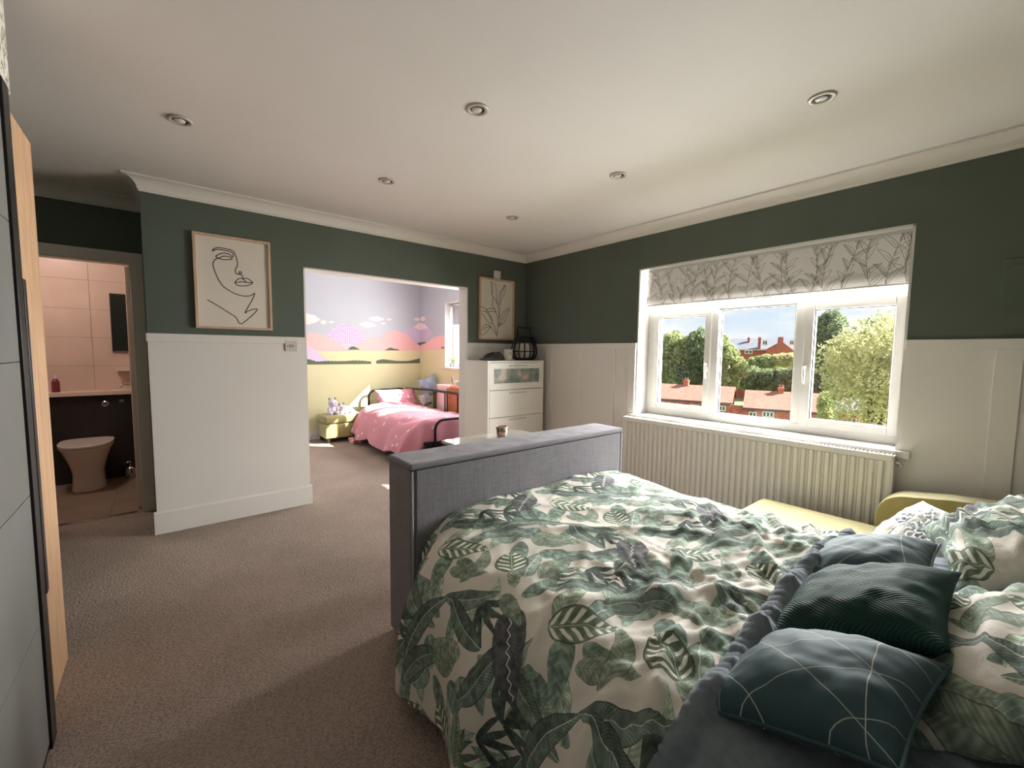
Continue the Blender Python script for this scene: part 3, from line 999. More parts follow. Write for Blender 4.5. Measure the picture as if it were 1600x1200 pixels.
for i, (z0, z1) in enumerate(zs):
    x0, x1 = X0 + 0.022, X1 - 0.022
    if i == 0:
        g0, g1, h0, h1 = 2.585, 3.213, 0.995, 1.145
        f = B().box(x0, g0, YF, YF + 0.018, z0, z1).box(g1, x1, YF, YF + 0.018, z0, z1).box(g0, g1, YF, YF + 0.018, z0, h0).box(g0, g1, YF, YF + 0.018, h1, z1)
        d = obj('drawer', f, WHITEFURN, dr)
        obj('glass_panel', B().box(g0, g1, YF + 0.005, YF + 0.010, h0, h1), FROST, d)
    else:
        f = B().box(x0, x1, YF, YF + 0.018, z0, z1)
        d = obj('drawer', f, WHITEFURN, dr, bevel=0.0015)
        obj('front_frame', B().box(x0, x0 + 0.07, YF - 0.003, YF, z0, z1).box(x1 - 0.07, x1, YF - 0.003, YF, z0, z1).box(x0 + 0.07, x1 - 0.07, YF - 0.003, YF, z0, z0 + 0.062).box(x0 + 0.07, x1 - 0.07, YF - 0.003, YF, z1 - 0.062, z1), WHITEFURN, d, bevel=0.001)
    zc = z1 - 0.024
    obj('handle', B().box(2.79, 3.02, YF - 0.014, YF, zc - 0.014, zc), mat('satin_handle_%d' % i, srgb(206, 202, 194), 0.35, metal=0.3), d, bevel=0.003)

lt = thing('lantern', 'black cane lantern with a loop handle on the white drawers', 'lantern', (3.165, 3.60, ZT))
cx, cy = 3.165, 3.62
prf = [(0.085, 0.004), (0.118, 0.02), (0.142, 0.06), (0.148, 0.10), (0.140, 0.15), (0.122, 0.20), (0.108, 0.235), (0.100, 0.26)]


def ringpts(r, z, n=24):
    return [(cx + r * math.cos(2 * math.pi * i / n), cy + r * math.sin(2 * math.pi * i / n), ZT + z) for i in range(n)]


for k in range(14):
    a = 2 * math.pi * k / 14
    obj('cane', B().tube([(cx + r * math.cos(a), cy + r * math.sin(a), ZT + z) for r, z in prf], 0.0082, 6), BLACKM, lt, smooth=True)
for r, z in ((0.118, 0.02), (0.147, 0.10), (0.116, 0.215), (0.100, 0.262)):
    obj('ring', B().tube(ringpts(r, z), 0.007, 6, True), BLACKM, lt, smooth=True)
obj('base', B().lathe([(0.001, 0.0), (0.10, 0.0), (0.112, 0.012), (0.001, 0.014)], (cx, cy, ZT), 24), BLACKM, lt)
nb = B()
for k in range(26):
    a = 2 * math.pi * k / 26
    nb.tube([(cx + 0.102 * math.cos(a), cy + 0.102 * math.sin(a), ZT + 0.215), (cx + 0.099 * math.cos(a + .1), cy + 0.099 * math.sin(a + .1), ZT + 0.262)], 0.005, 5)
obj('neck_weave', nb, BLACKM, lt)
obj('handle', B().tube([(cx - 0.10, cy, ZT + 0.262), (cx - 0.098, cy, ZT + 0.34), (cx - 0.085, cy, ZT + 0.372), (cx - 0.05, cy, ZT + 0.365), (cx + 0.05, cy, ZT + 0.365), (cx + 0.085, cy, ZT + 0.372), (cx + 0.098, cy, ZT + 0.34), (cx + 0.10, cy, ZT + 0.262)], 0.008, 8), BLACKM, lt, smooth=True)
obj('candle_glass', B().lathe([(0.001, 0.014), (0.075, 0.014), (0.078, 0.19), (0.074, 0.19), (0.07, 0.03), (0.001, 0.03)], (cx, cy, ZT), 24), mat('white_candle_glass', srgb(222, 216, 210), 0.2), lt, smooth=True)

cd = thing('candle_jar', 'short white candle jar between the cap and the lantern', 'candle', (2.915, 3.60, ZT))
CW = mat('white_ceramic', srgb(232, 224, 214), 0.3)
obj('jar', B().lathe([(0.001, 0), (0.046, 0), (0.049, 0.005), (0.049, 0.118), (0.045, 0.121), (0.043, 0.117), (0.043, 0.09), (0.001, 0.09)], (2.915, 3.60, ZT), 28), CW, cd, smooth=False)
lb = B()
n = 8
for i in range(n):
    a0, a1 = R(-128 + i * 76 / n), R(-128 + (i + 1) * 76 / n)
    lb.quad(*[(2.915 + 0.0496 * math.cos(a_), 3.60 + 0.0496 * math.sin(a_), ZT + z) for a_, z in ((a0, 0.052), (a1, 0.052), (a1, 0.092), (a0, 0.092))])
obj('paper_label', lb, mat('label_paper', srgb(206, 196, 186), 0.6), cd)
lb = B()
for k, (w_, z) in enumerate(((0.30, 0.082), (0.22, 0.074), (0.26, 0.064))):
    for i in range(5):
        a0, a1 = R(-92) + w_ * (i / 5 - 0.5), R(-92) + w_ * ((i + 0.7) / 5 - 0.5)
        lb.quad(*[(2.915 + 0.0500 * math.cos(a_), 3.60 + 0.0500 * math.sin(a_), ZT + z_) for a_, z_ in ((a0, z), (a1, z), (a1, z + 0.005), (a0, z + 0.005))])
obj('label_print', lb, INK, cd)

cp = thing('flat_cap', 'dark grey flat cap lying on the white drawers', 'cap', (2.72, 3.55, ZT))
CAPM = weave_mat('dark_tweed', srgb(82, 78, 74), srgb(44, 42, 40), scale=260)


def cap_fn(u, v):
    a = 2 * math.pi * u
    r = math.sin(v * math.pi / 2) ** 0.8
    x, y = r * math.cos(a), r * math.sin(a)
    h = (0.075 + 0.035 * noise.noise(Vector((x * 2.2 + 3, y * 2.2, 1)))) * (1 - r ** 2.6) * (1 + 0.45 * x) + 0.018 * math.sin(3 * a + 1) * r * (1 - r) * 3
    return (2.70 + 0.135 * x, 3.58 + 0.11 * y, ZT + 0.004 + h * (1 - 0.15 * math.sin(a * 2)))


obj_c = grid_obj('crown', cap_fn, 36, 12, CAPM, cp)


def brim_fn(u, v):
    a = R(150 + 100 * u)
    r = 1.0 + 0.38 * v * math.sin(math.pi * u) ** 0.6
    return (2.70 + 0.135 * r * math.cos(a), 3.58 + 0.11 * r * math.sin(a), ZT + 0.020 - 0.012 * v)


o = grid_obj('peak', brim_fn, 16, 4, CAPM, cp)
o.modifiers.new('t', 'SOLIDIFY').thickness = 0.006

# ------------------------------------------------------------------ wardrobe on the left
wd = thing('wardrobe', 'tall wardrobe with slate grey and oak sliding doors and a black pull', 'wardrobe', (-0.66, 1.0, 0))
obj('carcass', B().box(-0.998, -0.39, -0.58, 2.44, 0.0, 2.12), GREYPANEL, wd)
gd = obj('sliding_door', B().box(-0.368, -0.346, -0.58, 1.955, 0.02, 2.105), RUBBER, wd)
for i in range(5):
    z0 = 0.022 + i * 0.4175
    obj('panel', B().box(-0.352, -0.338, -0.578, 1.952, z0 + 0.0012, z0 + 0.4163), GREYPANEL, gd, bevel=0.0006, seg=1)
obj('edge_profile', B().box(-0.372, -0.331, 1.955, 2.026, 0.0, 2.11), BLACKM, wd, bevel=0.002)
od = obj('oak_door', B().box(-0.388, -0.362, 1.30, 2.50, 0.004, 2.105), OAKN, wd, bevel=0.002)
obj('pull_handle', B().box(-0.345, -0.329, 2.020, 2.056, 0.50, 1.535).box(-0.362, -0.345, 2.026, 2.095, 0.50, 1.535), BLACKM, wd, bevel=0.003)
obj('floor_track', B().box(-0.392, -0.340, -0.58, 1.955, 0.0, 0.012), BLACKM, wd)
# papered bulkhead above the wardrobe
WP = mat('floral_wallpaper', srgb(224, 220, 208), 0.7)
_tc = nd(WP, 'ShaderNodeTexCoord')
_n1 = nd(WP, 'ShaderNodeTexNoise')
_n1.inputs['Scale'].default_value = 26
_n1.inputs['Detail'].default_value = 3
_n1.inputs['Distortion'].default_value = 1.2
ln(WP, _tc.outputs['Object'], _n1.inputs[0])
_rr = nd(WP, 'ShaderNodeValToRGB')
_rr.color_ramp.interpolation = 'CONSTANT'
_rr.color_ramp.elements[0].color = srgb(226, 222, 210)
_rr.color_ramp.elements[1].position = 0.54
_rr.color_ramp.elements[1].color = srgb(150, 142, 126)
_e = _rr.color_ramp.elements.new(0.64)
_e.color = srgb(196, 188, 172)
ln(WP, _n1.outputs[0], _rr.inputs[0])
ln(WP, _rr.outputs[0], pbsdf(WP).inputs['Base Color'])
struct('wall_bulkhead', B().box(-0.998, -0.345, -0.6, 2.13, 2.125, ZC), WP)

# ------------------------------------------------------------------ bathroom beyond the small door
TILE = mat('pale_pink_tile', srgb(210, 186, 174), 0.3, var=0.05, vscale=6, bump=0.06, bscale=90)
GROUT = mat('grout', srgb(150, 126, 114), 0.9)
FTILE = mat('taupe_floor_tile', srgb(128, 112, 98), 0.45, var=0.12, vscale=4, detail=6)
DARKW = mat('black_wood_panel', srgb(38, 34, 32), 0.45, var=0.2, vscale=12, stretch=(6, 6, 1))
CERAM = mat('toilet_ceramic', srgb(226, 214, 204), 0.12, coat=0.3)
fb = struct('floor_bathroom', B().box(-1.6, 0.25, 4.46, 6.1, -0.12, -0.004), GROUT)
for i in range(3):
    for j in range(4):
        x0, y0 = -1.575 + i * 0.6, 4.472 + j * 0.42
        obj('tile', B().box(x0 + 0.002, min(x0 + 0.598, 0.25), y0 + 0.002, min(y0 + 0.418, 6.08), -0.006, 0.002), FTILE, fb)
wt = struct('wall_bathroom_back', B().box(-1.6, 0.25, 5.955, 6.1, 0, ZC), GROUT)
zz = [0.0, 0.29, 0.575, 0.86, 1.139, 1.42, 1.70, 1.985, 2.265, 2.46]
for z0, z1 in zip(zz[:-1], zz[1:]):
    for x0, x1 in ((-1.6, -1.09), (-1.09, -0.54), (-0.54, 0.01), (0.01, 0.25)):
        obj('tile', B().box(x0 + 0.0015, x1 - 0.0015, 5.948, 5.956, z0 + 0.0015, z1 - 0.0015), TILE, wt)
struct('wall_bathroom_left', B().box(-1.7, -1.6, 4.46, 6.1, 0, ZC), TILE)
struct('wall_bathroom_right', B().box(0.05, 0.15, 4.56, 6.1, 0, ZC), TILE)
struct('ceiling_bathroom', B().box(-1.7, -1.1, 4.46, 6.1, ZC, ZC + 0.12), CEIL)
struct('wall_bathroom_front', B().box(-1.7, -1.1, 4.40, 4.46, 0, ZC), TILE)
# architrave and threshold of the door
AR = mat('door_frame_paint', srgb(230, 220, 210), 0.4)
b = B().box(-0.17, -0.094, 4.438, 4.462, 0, 2.052).box(-0.776, -0.70, 4.438, 4.462, 0, 2.052).box(-0.70, -0.17, 4.438, 4.462, 1.975, 2.052)
b.box(-0.178, -0.168, 4.46, 4.565, 0, 1.975).box(-0.702, -0.692, 4.46, 4.565, 0, 1.975).box(-0.70, -0.17, 4.46, 4.565, 1.966, 1.976)
struct('trim_5', b, AR, bevel=0.002)
struct('trim_6', B().box(-0.70, -0.17, 4.452, 4.485, 0.0, 0.008), CHROME, bevel=0.002)
dd = thing('door_1', 'white bathroom door standing open against the right-hand wall', 'door', (-0.2, 4.9, 0))
dd['kind'] = 'structure'
obj('leaf', B().prism([(-0.180, 4.575), (-0.208, 4.572), (-0.241, 5.250), (-0.208, 5.255)], 'z', 0.008, 1.962), mat('door_paint', srgb(226, 208, 194), 0.4), dd, bevel=0.002)
hb = B().tube([(-0.236, 5.17, 0.995), (-0.286, 5.168, 0.995), (-0.294, 5.158, 0.992), (-0.292, 5.05, 0.985)], 0.009, 8)
obj('lever_handle', hb, CHROME, dd, smooth=True)
obj('hinge', B().box(-0.185, -0.177, 4.562, 4.575, 1.70, 1.80), CHROME, dd)

bu = thing('toilet_cabinet', 'black boxed-in cabinet with a pale ledge behind the toilet', 'cabinet', (-0.8, 5.85, 0))
obj('front_panel', B().box(-1.595, 0.045, 5.80, 5.945, 0.0, 0.852), DARKW, bu)
obj('ledge', B().box(-1.598, 0.048, 5.765, 5.946, 0.852, 0.892), mat('pale_ledge', srgb(222, 200, 186), 0.3), bu, bevel=0.004)
obj('flush_button', B().lathe([(0.001, 0), (0.026, 0), (0.026, 0.006), (0.020, 0.010), (0.001, 0.010)], (0, 0, 0), 20), CHROME, bu, smooth=False).matrix_basis = Matrix.Translation((-0.462, 5.80, 0.765)) @ Matrix.Rotation(R(90), 4, 'X')
obj('flush_plate', B().box(-0.36, -0.325, 5.792, 5.80, 0.77, 0.80), CHROME, bu)
tl = thing('toilet', 'white back-to-wall toilet with a closed lid', 'toilet', (-0.62, 5.55, 0))


def toilet_fn(u, v):
    a = 2 * math.pi * u
    z = 0.40 * v
    wx = 0.105 + 0.075 * max(0, (v - 0.35) / 0.65) ** 1.4 + 0.012 * (1 - v) ** 4
    fr = 0.155 + 0.135 * max(0, (v - 0.3) / 0.7) ** 1.2 + 0.01 * (1 - v) ** 4
    c_, s_ = math.cos(a), math.sin(a)
    y = (-fr * abs(s_) ** 0.9 if s_ < 0 else 0.235 * abs(s_) ** 0.45) * 1.0
    return (-0.585 + wx * math.copysign(abs(c_) ** 0.8, c_), 5.56 + y, 0.002 + z)


grid_obj('pan', toilet_fn, 40, 14, CERAM, tl)


def lid_poly(k):
    return [(-0.585 + 0.185 * k * math.copysign(abs(math.cos(t)) ** 0.8, math.cos(t)), 5.56 + ((-0.30 * k * abs(math.sin(t)) ** 0.9) if math.sin(t) < 0 else 0.20 * abs(math.sin(t)) ** 0.45)) for t in [2 * math.pi * i / 40 for i in range(40)]]


obj('seat', B().prism(lid_poly(1.0), 'z', 0.402, 0.418), CERAM, tl, bevel=0.004)
obj('lid', B().prism(lid_poly(1.02), 'z', 0.421, 0.446), CERAM, tl, bevel=0.008)
obj('hinge', B().tube([(-0.70, 5.765, 0.43), (-0.47, 5.765, 0.43)], 0.012, 8), CHROME, tl)
br = thing('toilet_brush_pot', 'small chrome brush pot on the bathroom floor by the door', 'brush holder', (-0.30, 5.70, 0))
obj('pot', B().lathe([(0.001, 0.002), (0.042, 0.002), (0.046, 0.02), (0.046, 0.10), (0.03, 0.12), (0.001, 0.125)], (-0.300, 5.72, 0), 20), CHROME, br, smooth=True)
obj('brush_handle', B().tube([(-0.300, 5.72, 0.12), (-0.300, 5.72, 0.17), (-0.355, 5.72, 0.15)], 0.009, 8), CHROME, br, smooth=True)
cb = thing('bathroom_mirror', 'tall narrow dark mirror beside the bathroom door edge', 'mirror', (-0.25, 5.93, 1.4))
obj('glass', B().box(-0.385, -0.06, 5.925, 5.946, 1.29, 1.86), mat('dark_mirror', srgb(40, 44, 40), 0.1, spec=0.6), cb)
obj('mirror_frame', B().box(-0.395, -0.385, 5.922, 5.947, 1.28, 1.87).box(-0.395, -0.05, 5.922, 5.947, 1.86, 1.87), DARKW, cb)
sh = thing('glass_shelf', 'pale shelf with bottles under the dark mirror', 'shelf', (-0.25, 5.9, 1.1))
obj('board', B().box(-0.375, -0.06, 5.86, 5.946, 1.085, 1.10), AR, sh, bevel=0.002)
bt = thing('bottle', 'small dark red bottle on the ledge behind the toilet', 'bottle', (-0.80, 5.85, 0.892))
obj('body', B().lathe([(0.001, 0), (0.028, 0), (0.030, 0.01), (0.028, 0.10), (0.012, 0.13), (0.001, 0.13)], (-0.80, 5.86, 0.892), 16), mat('red_plastic', srgb(110, 44, 50), 0.3), bt, smooth=True)
obj('cap', B().lathe([(0.001, 0.13), (0.013, 0.13), (0.013, 0.16), (0.001, 0.16)], (-0.80, 5.86, 0.892), 12), CW, bt)
# bathroom lamp: a round ceiling light that is on
bb = thing('bathroom_ceiling_lamp', 'round opal ceiling lamp in the bathroom', 'lamp', (-0.85, 5.1, 2.42))
BE = mat('opal_lamp_glass', srgb(255, 226, 200), 0.3)
pbsdf(BE).inputs['Emission Color'].default_value = (1.0, 0.84, 0.72, 1)
pbsdf(BE).inputs['Emission Strength'].default_value = 27.0
obj('opal_glass', B().lathe([(0.001, -0.06), (0.10, -0.055), (0.15, -0.03), (0.155, 0.0), (0.001, 0.0)], (-0.85, 5.1, ZC), 28), BE, bb, smooth=True)

# ------------------------------------------------------------------ the child's room beyond the opening
YC = 6.604
XC = 3.40
SKYP = mat('mural_grey_blue', srgb(188, 192, 200), 0.7, var=0.02, vscale=2)
FIELD = mat('mural_yellow_green', srgb(220, 214, 170), 0.7, var=0.03, vscale=2)
PINK1 = mat('mural_salmon', srgb(244, 190, 186), 0.7)
PINK2 = mat('mural_rose', srgb(236, 186, 184), 0.7)
LILAC = mat('mural_lilac', srgb(206, 190, 212), 0.7)
LILAC2 = mat('mural_pale_lilac', srgb(220, 198, 220), 0.7)
SNOW = mat('mural_white_pink', srgb(244, 224, 222), 0.7)
HEDGE = mat('mural_hedge_green', srgb(96, 108, 84), 0.8, var=0.25, vscale=60)
DOTS = mat('mural_dotted_lilac', srgb(196, 166, 206), 0.7)
_tc = nd(DOTS, 'ShaderNodeTexCoord')
_v = nd(DOTS, 'ShaderNodeTexVoronoi')
_v.inputs['Scale'].default_value = 30
_v.inputs['Randomness'].default_value = 0.25
ln(DOTS, _tc.outputs['Object'], _v.inputs[0])
_rr = nd(DOTS, 'ShaderNodeValToRGB')
_rr.color_ramp.elements[0].position, _rr.color_ramp.elements[0].color = 0.26, srgb(232, 220, 234)
_rr.color_ramp.elements[1].position, _rr.color_ramp.elements[1].color = 0.34, srgb(196, 172, 206)
ln(DOTS, _v.outputs['Distance'], _rr.inputs[0])
ln(DOTS, _rr.outputs[0], pbsdf(DOTS).inputs['Base Color'])

wcb = struct('wall_nursery_back', B().box(0.20, 3.72, YC, YC + 0.12, 0, ZC), SKYP)
struct('wall_nursery_left', B().box(0.20, 0.30, YA + 0.14, YC, 0, ZC), SKYP)
struct('wall_nursery_front', B().box(0.30, 0.935, YA + 0.138, YA + 0.146, 0, ZC).box(0.935, 2.54, YA + 0.138, YA + 0.146, 2.0, ZC).box(2.54, XC, YA + 0.138, YA + 0.146, 0, ZC), SKYP)
CY0, CY1, CZ0, CZ1 = 4.06, 5.765, 1.068, 2.068
wcr = struct('wall_nursery_right', B().box(XC, WT, YA + 0.14, CY0, 0, ZC).box(XC, WT, CY1, YC, 0, ZC).box(XC, WT, CY0, CY1, 0, CZ0).box(XC, WT, CY0, CY1, CZ1, ZC), SKYP)
struct('baseboard_nursery', B().box(0.30, XC, YC - 0.02, YC, 0, 0.14).box(XC - 0.02, XC, YA + 0.15, YC - 0.02, 0, 0.14), WHITE_WALL, bevel=0.003)


def mural(name, poly, m, k, wall='b'):
    """thin painted shape: poly in (x, z) on the back wall or (y, z) on the right wall"""
    if wall == 'b':
        b = B().prism(poly, 'y', YC - 0.0008 * k, YC + 0.001)
        return obj(name, b, m, wcb)
    return obj(name, B().prism(poly, 'x', XC - 0.0008 * k, XC + 0.001), m, wcr)


def arc(p, k=5):
    return smooth_line(p, k)


def cloud(x, z, w, h, seed, wall='b'):
    g = random.Random(seed)
    n = 26
    P = []
    for i in range(n):
        t = 2 * math.pi * i / n
        c_, s_ = math.cos(t), math.sin(t)
        bump = 1 + 0.10 * math.sin(t * 7 + seed) * (1 if s_ > 0 else 0.4)
        P.append((x + w / 2 * c_ * bump, z + h / 2 * s_ * abs(s_) ** 0.2 * bump * (1 - 0.45 * abs(c_))))
    return mural('cloud', P, SNOW, 7, wall)


def hedge(x0, x1, z0, tops, wall='b'):
    P = [(x0, z0)]
    n = int((x1 - x0) / 0.012)
    for i in range(n + 1):
        t = i / n
        x = x0 + (x1 - x0) * t
        k = t * (len(tops) - 1)
        j = min(int(k), len(tops) - 2)
        h = tops[j] + (tops[j + 1] - tops[j]) * (k - j)
        P.append((x, z0 + h * (0.82 + 0.18 * abs(math.sin(x * 62)))))
    P.append((x1, z0))
    return mural('hedge', P, HEDGE, 8, wall)


mural('field', [(0.30, 0.0), (XC, 0.0), (XC, 1.328), (0.30, 1.300)], FIELD, 2)
mural('field', [(YA + 0.15, 0.0), (CY0, 0.0), (CY0, 1.05), (CY1, 1.05), (CY1, 1.355), (YC, 1.33), (YC, 0.0)][::-1], FIELD, 2, 'r')
mural('mountain', arc([(1.79, 1.43), (1.95, 1.62), (2.106, 1.715), (2.30, 1.66), (2.516, 1.515)]) + [(2.66, 1.42), (2.60, 1.40), (1.95, 1.40)], DOTS, 1)
mural('mountain', [(3.03, 1.58)] + arc([(3.086, 1.629), (3.236, 1.699), (3.40, 1.79)]) + [(XC, 1.33), (3.05, 1.33)], LILAC, 1)
mural('mountain', [(6.06, 1.56)] + arc([(6.10, 1.57), (6.277, 1.69), (6.45, 1.77), (YC, 1.79)]) + [(YC, 1.34), (6.0, 1.35)], LILAC, 1, 'r')
mural('hill', arc([(1.20, 1.36), (1.45, 1.50), (1.60, 1.545), (1.721, 1.569), (1.82, 1.545), (2.015, 1.453), (2.235, 1.305)]) + [(1.20, 1.30)], PINK1, 3)
mural('hill', [(2.27, 1.32)] + arc([(2.30, 1.393), (2.42, 1.48), (2.534, 1.52), (2.658, 1.512), (2.80, 1.38), (2.86, 1.32)]), PINK1, 4)
mural('hill', [(2.56, 1.32)] + arc([(2.60, 1.45), (2.72, 1.56), (2.874, 1.642), (3.029, 1.638), (3.188, 1.575), (XC, 1.40)]) + [(XC, 1.327)], PINK2, 3)
mural('hill', [(CY1, 1.356), (CY1, 1.58)] + arc([(5.90, 1.57), (6.10, 1.54), (6.35, 1.46), (YC, 1.39)]) + [(YC, 1.331)], PINK1, 3, 'r')
mural('hill', arc([(1.30, 1.55), (1.583, 1.417), (1.74, 1.30), (1.905, 1.165)]) + [(1.89, 1.115), (1.30, 1.11)], LILAC2, 5)
mural('snowcap', [(3.283, 1.712), (3.36, 1.775), (XC, 1.80), (XC, 1.675), (3.36, 1.70)], SNOW, 6)
mural('snowcap', [(6.30, 1.70), (6.42, 1.77), (YC, 1.80), (YC, 1.675), (6.45, 1.69)], SNOW, 6, 'r')
cloud(1.62, 1.765, 0.36, 0.17, 1)
cloud(1.84, 1.728, 0.10, 0.07, 2)
cloud(1.952, 1.736, 0.085, 0.04, 3)
cloud(2.645, 1.823, 0.25, 0.085, 4)
cloud(2.855, 1.825, 0.09, 0.035, 5)
cloud(2.752, 1.755, 0.085, 0.045, 6)
cloud(2.50, 1.722, 0.29, 0.09, 7)
cloud(3.345, 1.857, 0.10, 0.06, 8)
cloud(6.48, 1.86, 0.22, 0.08, 9, 'r')
hedge(1.20, 2.548, 1.108, [0.13, 0.12, 0.11, 0.09, 0.045, 0.055, 0.05, 0.05, 0.06, 0.055, 0.04])
hedge(2.631, XC, 1.112, [0.05, 0.075, 0.06, 0.045, 0.04, 0.04, 0.06, 0.09])
mural('bush', arc([(2.19, 1.327), (2.225, 1.365), (2.267, 1.38), (2.32, 1.362), (2.375, 1.331)]), HEDGE, 8)
mural('bush', arc([(2.767, 1.324), (2.83, 1.355), (2.871, 1.369), (2.94, 1.352), (2.985, 1.348), (3.032, 1.327)]), HEDGE, 8)
mural('bush', [(3.345, 1.462), (3.37, 1.45), (3.385, 1.468), (XC, 1.46), (XC, 1.42), (3.385, 1.42)], HEDGE, 8)
mural('bush', [(6.36, 1.46), (6.45, 1.475), (YC, 1.46), (YC, 1.42)], HEDGE, 8, 'r')
mural('bush', arc([(5.77, 1.365), (5.79, 1.385), (5.83, 1.39), (5.875, 1.366)]), HEDGE, 8, 'r')

# small window
struct('trim_7', B().box(XC - 0.002, 3.60, CY0, CY0 + 0.012, CZ0, CZ1).box(XC - 0.002, 3.60, CY1 - 0.012, CY1, CZ0, CZ1).box(XC - 0.002, 3.60, CY0, CY1, CZ1 - 0.012, CZ1), PVC)
struct('trim_8', B().box(XC - 0.03, 3.62, CY0 - 0.03, CY1 + 0.03, CZ0 - 0.022, CZ0 + 0.006), SILL, bevel=0.003)
w2 = thing('window_2', 'white window of the second room, seen through the wide opening', 'window', (3.56, 5.17, CZ0))
w2['kind'] = 'structure'
b = B().box(3.535, 3.60, CY0 + 0.012, CY1 - 0.012, CZ0 + 0.006, CZ0 + 0.07).box(3.535, 3.60, CY0 + 0.012, CY1 - 0.012, CZ1 - 0.07, CZ1 - 0.012)
b.box(3.535, 3.60, CY0 + 0.012, CY0 + 0.07, CZ0 + 0.07, CZ1 - 0.07).box(3.535, 3.60, CY1 - 0.07, CY1 - 0.012, CZ0 + 0.07, CZ1 - 0.07)
obj('frame', b, PVC, w2, bevel=0.004)
for y in (4.60, 5.17):
    obj('mullion', B().box(3.53, 3.60, y - 0.03, y + 0.03, CZ0 + 0.07, CZ1 - 0.07), PVC, w2, bevel=0.005)
for y0, y1 in ((CY0 + 0.07, 4.57), (4.63, 5.14), (5.20, CY1 - 0.07)):
    obj('pane', B().box(3.56, 3.564, y0, y1, CZ0 + 0.07, CZ1 - 0.07), GLASS, w2)
rb = thing('roller_blind', 'pale grey blind half drawn in the second room window', 'blind', (3.50, 5.17, CZ1))
obj('fabric', B().box(3.512, 3.516, 5.08, CY1 - 0.05, 1.735, CZ1 - 0.03), mat('grey_blind_cloth', srgb(176, 180, 188), 0.8, var=0.12, vscale=7), rb)
obj('roller', B().tube([(3.50, 5.06, CZ1 - 0.035), (3.50, CY1 - 0.03, CZ1 - 0.035)], 0.02, 12), PVC, rb, smooth=True)
obj('bottom_bar', B().box(3.508, 3.520, 5.08, CY1 - 0.05, 1.722, 1.738), PVC, rb)


def plant(x, y, label, s):
    t = thing('potted_plant', label, 'plant', (x, y, CZ0 + 0.006))
    z = CZ0 + 0.006
    obj('pot', B().lathe([(0.001, 0), (0.022 * s, 0), (0.030 * s, 0.05), (0.026 * s, 0.052), (0.02 * s, 0.045), (0.001, 0.045)], (x, y, z), 16), mat('grey_pot', srgb(120, 126, 130), 0.5), t, smooth=True)
    st = B()
    lf = B()
    for k in range(7):
        a = k * 0.9 + s
        r_ = 0.014 + 0.012 * (k % 3)
        tip = (x + r_ * math.cos(a), y + 1.6 * r_ * math.sin(a), z + 0.10 + 0.014 * (k % 4) * s)
        st.tube([(x, y, z + 0.04), ((x + tip[0]) / 2, (y + tip[1]) / 2, z + 0.08), tip], 0.002, 5)
        lf.ball(tip, 0.012, 0.020, 0.011, 8, 6)
    obj('stem', st, FL2, t)
    obj('leaves', lf, mat('plant_leaf', srgb(122, 150, 70), 0.6), t, smooth=True)


plant(3.475, 5.70, 'small potted plant on the far corner of the second room window sill', 1.0)
plant(3.475, 5.60, 'small potted plant on the second room sill, nearer the middle', 1.15)

# ---- soft things


def frame_uvn(U, V):
    U = Vector(U).normalized()
    V = Vector(V)
    V = (V - U * U.dot(V)).normalized()
    N_ = U.cross(V)
    if N_.z < 0:
        N_ = -N_
    return U, V, N_


def pillow(name, O, U, V, a, b_, T, m, parent=None, n=40, uvs=1.0, uvo=(0, 0), wr=0.012, seed=0, pinch=0.10, wdir=(3, 3), low=0.55, piping=None):
    U, V, Nn = frame_uvn(U, V)
    O = Vector(O)
    bb = B()
    UV = []
    idx = {}
    for side in (1, -1):
        for j in range(n + 1):
            for i in range(n + 1):
                u, v = -1 + 2 * i / n, -1 + 2 * j / n
                edge = i in (0, n) or j in (0, n)
                if edge and side == -1:
                    idx[(side, i, j)] = idx[(1, i, j)]
                    continue
                x = a * u * (1 - pinch * (1 - v * v) * abs(u) ** 2)
                y = b_ * v * (1 - pinch * (1 - u * u) * abs(v) ** 2)
                e = max(0.0, (1 - abs(u) ** 2.4)) * max(0.0, (1 - abs(v) ** 2.4))
                h = T * e ** 0.55 * (1 if side == 1 else -low)
                q = Vector((u * wdir[0] + seed * 7.1, v * wdir[1] + seed * 3.3, side * 2.0))
                w = noise.noise(q) + 0.5 * noise.noise(q * 2.3)
                h += wr * w * min(1, e * 4)
                p = O + U * x + V * y + Nn * h
                idx[(side, i, j)] = len(bb.v)
                bb.v.append(tuple(p))
                UV.append((uvo[0] + x * uvs, uvo[1] + y * uvs))
        for j in range(n):
            for i in range(n):
                q = [idx[(side, i, j)], idx[(side, i + 1, j)], idx[(side, i + 1, j + 1)], idx[(side, i, j + 1)]]
                bb.f.append(tuple(q if side == 1 else q[::-1]))
    me = bpy.data.meshes.new(name)
    me.from_pydata(bb.v, [], bb.f)
    me.update()
    me.polygons.foreach_set('use_smooth', [True] * len(me.polygons))
    lay = me.uv_layers.new(name='UVMap')
    li = np.zeros(len(me.loops), dtype=np.int32)
    me.loops.foreach_get('vertex_index', li)
    lay.data.foreach_set('uv', np.array(UV, dtype=np.float32)[li].ravel())
    me.materials.append(m)
    o = bpy.data.objects.new(name, me)
    COL.objects.link(o)
    attach(o, parent)
    if piping:
        rim = [idx[(1, i, 0)] for i in range(n)] + [idx[(1, n, j)] for j in range(n)] + [idx[(1, n - i, n)] for i in range(n)] + [idx[(1, 0, n - j)] for j in range(n)]
        obj('piping', B().tube([bb.v[k] for k in rim], 0.004, 6, True), piping, o, smooth=True)
    return o


